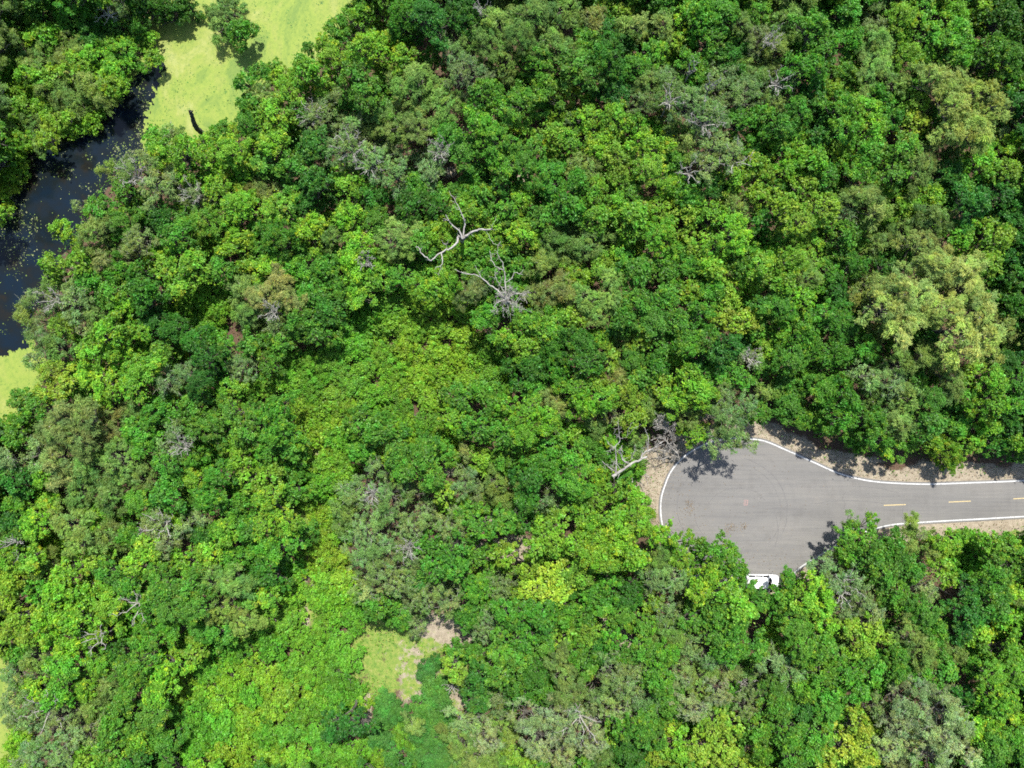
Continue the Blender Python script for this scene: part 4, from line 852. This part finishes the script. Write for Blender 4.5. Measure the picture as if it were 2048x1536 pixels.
L3 = [([(185, 972), (250, 930), (330, 872), (430, 805), (560, 735), (690, 680)], 5.6, 6.4, .27, .13, 1, .6), ([(600, 700), (640, 630), (720, 590), (800, 550), (860, 500), (925, 455)], 3.4, 4.2, .13, .05, 2, .9),
      ([(232, 960), (240, 830), (240, 700), (232, 540), (285, 440), (280, 340), (268, 200)], 2.8, 6.0, .13, .02, 2, .6), ([(30, 750), (90, 800), (170, 860), (240, 915)], 3.6, 2.8, .04, .10, 1, .8), ([(430, 790), (350, 745), (300, 640), (290, 560), (340, 610)], 3.2, 5.4, .13, .04, 2, .9),
      ([(440, 740), (470, 670), (500, 600), (500, 540)], 3.4, 5, .07, .02, 1, .8), ([(700, 590), (700, 490), (705, 400), (672, 320), (645, 255)], 3.8, 5.8, .07, .03, 1, .6), ([(300, 860), (250, 800), (190, 770)], 3.1, 4, .06, .03, 1, .6),
      ([(230, 530), (190, 540), (110, 480)], 4.3, 5, .06, .02, 2, 1.2), ([(390, 400), (410, 330), (410, 250)], 4.5, 5.6, .04, .02, 1, .5), ([(440, 350), (470, 290), (495, 255)], 4.6, 5.6, .04, .02, 1, .5)]
dead_tree('fallen_tree', 'large grey fallen dead tree leaning across bushes beside the left end of the turning circle', 'fallen tree', traced([(q[0], q[1] + (0 if i == 0 else 2.9), q[2] + (0 if i == 0 else 2.9)) + (q[3] * .9, q[4], max(q[5], 2 if i else 1), q[6] * 1.7) for i, q in enumerate(L3)], 1200, 820, s3, b3), b3)
b4 = W(1200 + 1000 * s3, 820 + 640 * s3, 0)
L4 = [([(1160, 690), (1130, 640), (1060, 570), (1000, 490), (900, 410), (765, 430)], .8, 2.6, .09, .02, 2, 1.3), ([(1150, 660), (1040, 560), (960, 440), (920, 400)], .8, 2.8, .07, .02, 2, 1.3), ([(1140, 640), (1080, 500), (1060, 440), (1110, 410)], .8, 2.6, .06, .02, 2, 1.2),
      ([(1100, 640), (960, 600), (840, 580), (800, 590)], .7, 2, .06, .02, 2, 1.3), ([(1120, 690), (1000, 690), (880, 720), (850, 650)], .5, 1.4, .05, .02, 2, 1.4), ([(1060, 440), (1020, 330), (930, 265), (860, 250)], 2.2, 3.6, .06, .015, 2, 1.6),
      ([(1060, 440), (1000, 300), (900, 220), (780, 210)], 2.2, 4, .06, .015, 2, 1.6), ([(1040, 360), (1080, 260), (1080, 190)], 2.8, 3.8, .05, .015, 2, 1.5), ([(940, 250), (860, 190), (860, 70)], 3.2, 4.4, .05, .015, 2, 1.5), ([(1000, 300), (960, 200), (900, 120)], 3, 4.2, .05, .015, 2, 1.7)]
dead_tree('dead_brush', 'fan of dense grey dead branches between the fallen tree and the turning circle', 'dead branches', traced([(q[0], q[1] + .8, q[2] + 1.6, q[3] * 1.3, q[4] * 1.6, q[5], q[6] * 2.4) for q in L4], 1200, 820, s3, b4), b4, lmul=.8)
b5 = W(1200 + 460 * s3, 820 + 1000 * s3, 0)
L5 = [([(460, 990), (465, 1060), (420, 1110), (378, 1190)], 3.2, 3.8, .17, .06, 1, .3), ([(470, 1080), (530, 1130), (585, 1190)], 3.3, 3.2, .09, .04, 1, .4), ([(560, 960), (570, 1010), (630, 1120), (635, 1210)], 3.0, 2.0, .06, .02, 1, .5), ([(640, 900), (690, 960), (725, 1000)], 3.0, 2.4, .07, .03, 1, .5), ([(660, 940), (680, 1030), (695, 1090)], 3, 2.2, .07, .03, 1, .5)]
dead_tree('broken_bough', 'broken grey forked bough with pale stubs just below the fallen tree', 'broken bough', traced(L5, 1200, 820, s3, b5), b5, (0, 0, 3.1, .16))

# the charred snag standing in the pond
bs = W(412, 276, -.5); root = bpy.data.objects.new('snag', None); C.objects.link(root); root.location = (bs[0], bs[1], -.9)
tag(root, 'dark leaning snag with a broken top standing at the edge of the duckweed', 'snag')
def wp(px_, py_, z): x, y = W(px_, py_, z); return (x - bs[0], y - bs[1], z + .9)
tb = Tubes(); q = catmull([wp(412, 276, -1), wp(404, 266, .6), wp(393, 256, 2.0), (wp(388, 244, 3.2)), wp(385, 233, 4.3), wp(381, 223, 5.2)], 4, False); q[1:-1] += rd.normal(0, .04, (len(q) - 2, 3))
tb.add(q, np.linspace(.42, .24, len(q)), 9); link('trunk', mesh_from('trunk', *tb.arrays(), M_DARKWOOD, smooth=True), root)
for a_, b_ in ((wp(381, 223, 5.15), wp(376, 221, 5.9)), (wp(382, 225, 5.0), wp(386, 220, 5.7)), (wp(392, 254, 2.2), wp(398, 250, 2.7))):
    tb = Tubes(); tb.add(curve(a_, b_, rd, 4, .1), [.14, .1, .07, .02], 6); link('branch_stub', mesh_from('stub', *tb.arrays(), M_DARKWOOD), root)

# the smaller bare and twiggy trees, each grown from its own seed
BARE = [(1427, 175, 40, 8.5, 'bare white tree with tall upright spikes near the top edge', 'up'), (1382, 130, 24, 8.5, 'thin bare white spike left of the tall white spikes', 'up'),
        (272, 1215, 34, 7.5, 'pale forked bare tree with ribbed branches at lower left', 'flat'), (187, 1275, 30, 6.5, 'star of white bare branches left of the pale forked bare tree', 'flat'),
        (545, 626, 26, 8.2, 'tuft of fine grey twigs among dark crowns left of the centre', 'fine'), (702, 298, 42, 8.0, 'spreading grey dead crown with bare twigs at upper left', 'fine'),
        (742, 325, 34, 7.2, 'grey twiggy dead crown just right of the spreading grey one', 'fine'), (876, 305, 30, 8.6, 'white twig cluster beside the dark gap above the pale dead tree', 'fine'),
        (620, 225, 34, 8.4, 'grey sweep of fine dead twigs above the spreading grey crown', 'fine'), (1492, 1375, 34, 4.2, 'grey bare twiggy bush on the brown patch at lower right', 'fine'), (1525, 1392, 20, 4.0, 'small bare branches right of the grey twiggy bush', 'fine'),
        (350, 880, 28, 8.0, 'spiky grey dead tuft in the left part of the wood', 'fine'), (912, 1370, 18, 2.6, 'pale grey brush pile at the right side of the clearing', 'fine'),
        (815, 1105, 28, 8.2, 'white bare spray of branches above the clearing', 'fine'), (90, 1430, 46, 7.6, 'wide spray of grey bare branches near the lower left corner', 'flat'),
        (315, 1050, 34, 7.8, 'grey branches with pale tips in the lower left wood', 'flat'), (1335, 190, 30, 9, 'pale bare branches left of the mossy grey crown', 'flat'), (1410, 235, 44, 9.4, 'grey bare limbs within the mossy crown at top', 'fine'),
        (1385, 335, 26, 8.0, 'curled pale bare limb below the mossy crown at top', 'flat'), (1480, 320, 34, 8.2, 'thin white trailing branches right of the curled limb', 'flat'),
        (1500, 712, 26, 7.6, 'grey bare twigs above the turning circle', 'fine'), (745, 990, 20, 6.4, 'grey twigs beside the small lime crown below centre', 'fine'), (20, 1090, 24, 7.6, 'grey bare branches at the left edge', 'flat'),
        (1545, 65, 24, 8.8, 'pale twiggy dead tree near the top edge right of the spikes', 'fine'), (1700, 1180, 30, 7.0, 'white contorted bare branches below the right part of the road', 'flat'), (1700, 1205, 24, 7.0, 'second tangle of white contorted branches below the road', 'flat'),
        (260, 350, 34, 6.8, 'grey twigs on the near bank of the dark channel', 'fine'), (385, 380, 30, 7.2, 'bare grey crown right of the dark channel', 'fine'), (100, 600, 30, 6.6, 'grey mossy twigs beside the channel mouth', 'fine'), (215, 30, 22, 6, 'curved bare white stem near the top left', 'flat'),
        (1560, 165, 26, 8.2, 'bare white forked stem at the top right of centre', 'flat'), (730, 520, 20, 8, 'small pale bare branches left of the sprawling dead tree', 'fine'), (960, 30, 22, 8.6, 'small white bare twigs on the top edge', 'fine'),
        (1160, 1445, 40, 4.4, 'pale bare stems among the tan crowns at the bottom', 'flat'), (1460, 470, 0, 0, '', '')]
for (x, y, rr, H, lab, sty) in BARE:
    if not rr: continue
    if H > 5.5 or sty == 'flat':
        near = [q[3] for q in TOPS if math.hypot(q[0] - x, q[1] - y) < q[2] + rr * .5]
        H = max(near) + .35 if near else H
    Rm = rr / PPM * .93; b = W(x, y, H - .5); root = bpy.data.objects.new('bare_tree' if H > 3 else 'brush_pile', None); C.objects.link(root); root.location = (b[0], b[1], 0)
    tag(root, lab, 'bare tree' if H > 3 else 'brush pile', 'bare trees standing in the wood')
    tb = Tubes(); top = np.array([rd.normal(0, .3), rd.normal(0, .3), H * .72]); tb.add(curve((0, 0, -.2), top, rd, 5, .05), np.linspace(.17, .10, 5), 6)
    link('trunk', mesh_from('trunk', *tb.arrays(), M_DEAD, smooth=True), root)
    nb = {'up': 3, 'flat': 6, 'fine': 8}[sty]; tb = Tubes()
    for k in range(nb):
        a_ = 2 * math.pi * (k + rd.uniform(0, .7)) / nb
        if sty == 'up': e = top + np.array([math.cos(a_) * Rm * .35, math.sin(a_) * Rm * .35 + .2, H * .45]); r0, dp_, dn_, lm = .09, 1, 1.0, .8
        elif sty == 'flat': e = top + np.array([math.cos(a_) * Rm, math.sin(a_) * Rm, H * rd.uniform(.15, .3)]); r0, dp_, dn_, lm = .095, 2, 1.2, .8
        else: e = top + np.array([math.cos(a_) * Rm * .8, math.sin(a_) * Rm * .8, H * rd.uniform(.18, .34)]); r0, dp_, dn_, lm = .07, 2, 1.9, .7
        P = curve(top, e, rd, 6, .10, .08); tb.add(P, np.linspace(r0, .02, 6), 5); twigs(tb, P, r0 * .7, dp_, dn_, .75, lm, .3)
    link('branches', mesh_from('branches', *tb.arrays(), M_BARE), root)

# ---------------------------------------------------------------- the white van
def plain(name, col, rough=.5, metal=0.0, coat=0.0, spec=.5):
    m, n, l, p = new_mat(name); t = noise(n, l, 8, 4, .6); r = ramp(n, l, t.outputs[0], [(.3, tuple(c * .93 for c in col)), (.7, col)])
    l.new(r.outputs[0], p.inputs['Base Color']); p.inputs['Roughness'].default_value = rough; p.inputs['Metallic'].default_value = metal; p.inputs['Coat Weight'].default_value = coat; p.inputs['Specular IOR Level'].default_value = spec; return m
M_CAR = plain('white_car_paint', (.80, .80, .80), .35, 0, .6); M_GLASS = plain('tinted_glass', (.012, .014, .018), .06); M_TYRE = plain('tyre_rubber', (.02, .02, .02), .85)
M_RIM = plain('wheel_alloy', (.45, .45, .46), .3, .9); M_PLASTIC = plain('black_trim', (.03, .03, .03), .6); M_LAMP = plain('lamp_lens', (.75, .77, .78), .1); M_RED = plain('red_lens', (.45, .02, .02), .2)
vx, vy = W(1523.5, 1163.0, .8)
van = bpy.data.objects.new('van', None); C.objects.link(van); van.location = (vx, vy, RZ); van.rotation_euler = (0, 0, R_(-1.0))
tag(van, 'white van parked at the bottom of the turning circle, half hidden under leaves', 'van')
def loft(secs, mat, name, parent, smooth=True, bev=0.0):
    """secs: list of (x, [(y, z), ...]) sections with equal counts, closed at both ends"""
    V = [(x, y, z) for x, L in secs for (y, z) in L]; k = len(secs[0][1]); F = []
    for i in range(len(secs) - 1):
        for j in range(k): F.append([i * k + j, i * k + (j + 1) % k, (i + 1) * k + (j + 1) % k, (i + 1) * k + j])
    F.append(list(range(k))[::-1]); F.append([(len(secs) - 1) * k + j for j in range(k)])
    me = mesh_from(name, V, F, mat); o = link(name, me, parent)
    import bmesh
    bm = bmesh.new(); bm.from_mesh(me); bmesh.ops.recalc_face_normals(bm, faces=bm.faces)
    if bev: bmesh.ops.bevel(bm, geom=[e for e in bm.edges if len(e.link_faces) == 2 and e.calc_face_angle(0) > .35], offset=bev, segments=2, affect='EDGES', clamp_overlap=True)
    bm.to_mesh(me); bm.free()
    if smooth: me.polygons.foreach_set('use_smooth', np.ones(len(me.polygons), bool)); me.set_sharp_from_angle(angle=.6)
    return o
def sec(x, hw, z0, z1, top=None, ch=.10):
    """half-body ring: sill z0, shoulder z1, half width hw, roof half width top"""
    t_ = top if top is not None else hw * .93
    return (x, [(-hw * .92, z0), (-hw, z0 + .18), (-hw, z1 - ch), (-t_, z1), (t_, z1), (hw, z1 - ch), (hw, z0 + .18), (hw * .92, z0)])
loft([sec(-2.42, .86, .42, .98), sec(-2.34, .95, .32, 1.04), sec(-1.2, .98, .26, 1.07), sec(.9, .98, .26, 1.05), sec(1.55, .97, .27, 1.0), sec(2.05, .93, .30, .92), sec(2.32, .82, .36, .82), sec(2.42, .66, .42, .70)], M_CAR, 'body', van, bev=.03)
def csec(x, hb, ht, z0, z1): return (x, [(-hb, z0), (-ht - .03, z1 - .10), (-ht + .06, z1), (ht - .06, z1), (ht + .03, z1 - .10), (hb, z0)])
loft([csec(-2.36, .90, .74, 1.03, 1.50), csec(-2.20, .93, .78, 1.05, 1.74), csec(-1.0, .94, .80, 1.06, 1.80), csec(.25, .94, .79, 1.06, 1.78), csec(.62, .93, .76, 1.06, 1.66), csec(1.34, .90, .70, 1.0, 1.09)], M_CAR, 'cabin', van, bev=.025)
def quad_panel(name, pts, mat, parent, th=.02):
    pts = np.array(pts, float); nn = nrm(np.cross(pts[1] - pts[0], pts[2] - pts[0])); V = list(pts) + list(pts - nn * th); k = len(pts)
    F = [list(range(k)), [k + j for j in range(k)][::-1]] + [[j, k + j, k + (j + 1) % k, (j + 1) % k][::-1] for j in range(k)]; return link(name, mesh_from(name, V, F, mat), parent)
quad_panel('windshield', [(1.26, -.74, 1.135), (1.26, .74, 1.135), (.69, .70, 1.672), (.69, -.70, 1.672)], M_GLASS, van)
quad_panel('rear_window', [(-2.395, .70, 1.12), (-2.395, -.70, 1.12), (-2.33, -.64, 1.52), (-2.33, .64, 1.52)], M_GLASS, van)
for s_ in (1, -1):
    for (x0, x1, x0t, x1t) in ((-2.15, -1.15, -2.08, -1.15), (-1.07, -.12, -1.07, -.12), (-.04, 1.02, -.04, .56)):
        pts = [(x0, s_ * .952, 1.12), (x1, s_ * .952, 1.12), (x1t, s_ * .835, 1.62), (x0t, s_ * .835, 1.62)]; quad_panel('side_window', pts if s_ < 0 else pts[::-1], M_GLASS, van)
    tb = Tubes(); tb.add([(-1.9, s_ * .68, 1.83), (-1.85, s_ * .68, 1.86), (.1, s_ * .68, 1.85), (.2, s_ * .68, 1.80)], .022, 6); link('roof_rail', mesh_from('rail', *tb.arrays(), M_PLASTIC), van)
    loft([(.80, [(s_ * .97, 1.10), (s_ * 1.14, 1.10), (s_ * 1.14, 1.24), (s_ * .97, 1.22)]), (.98, [(s_ * .99, 1.12), (s_ * 1.12, 1.12), (s_ * 1.12, 1.21), (s_ * .99, 1.20)])], M_CAR, 'wing_mirror', van, bev=.02)
    quad_panel('headlight', [(2.20, s_ * .86, .80), (2.36, s_ * .74, .74), (2.42, s_ * .55, .66), (2.33, s_ * .62, .835)][::s_], M_LAMP, van, .05)
    quad_panel('tail_light', [(-2.425, s_ * .86, .78), (-2.425, s_ * .68, .78), (-2.425, s_ * .68, .97), (-2.425, s_ * .86, .97)][::-s_], M_RED, van, .04)
    for xw in (-1.45, 1.50):
        wo_ = bpy.data.objects.new('wheel', None); C.objects.link(wo_); wo_.parent = van; wo_.location = (xw, s_ * .87, .34)
        tb = Tubes(); a_ = np.linspace(0, 2 * math.pi, 25)
        for rr_, yy, ww in ((.265, 0, .105),): tb.add(np.stack([np.cos(a_) * rr_, np.zeros(25), np.sin(a_) * rr_], 1), ww * .75, 8)
        link('tyre', mesh_from('tyre', *tb.arrays(), M_TYRE, smooth=True), wo_)
        tb = Tubes(); tb.add([(0, s_ * -.06, 0), (0, s_ * .07, 0)], .20, 18); tb.add([(0, s_ * .07, 0), (0, s_ * .085, 0)], [.06, .04], 10)
        for k in range(5): ak = k * 2 * math.pi / 5; tb.add([(0, s_ * .08, 0), (math.cos(ak) * .2, s_ * .07, math.sin(ak) * .2)], .025, 4)
        link('rim', mesh_from('rim', *tb.arrays(), M_RIM), wo_)
quad_panel('grille', [(2.435, -.42, .52), (2.435, .42, .52), (2.432, .40, .64), (2.432, -.40, .64)], M_PLASTIC, van, .03)
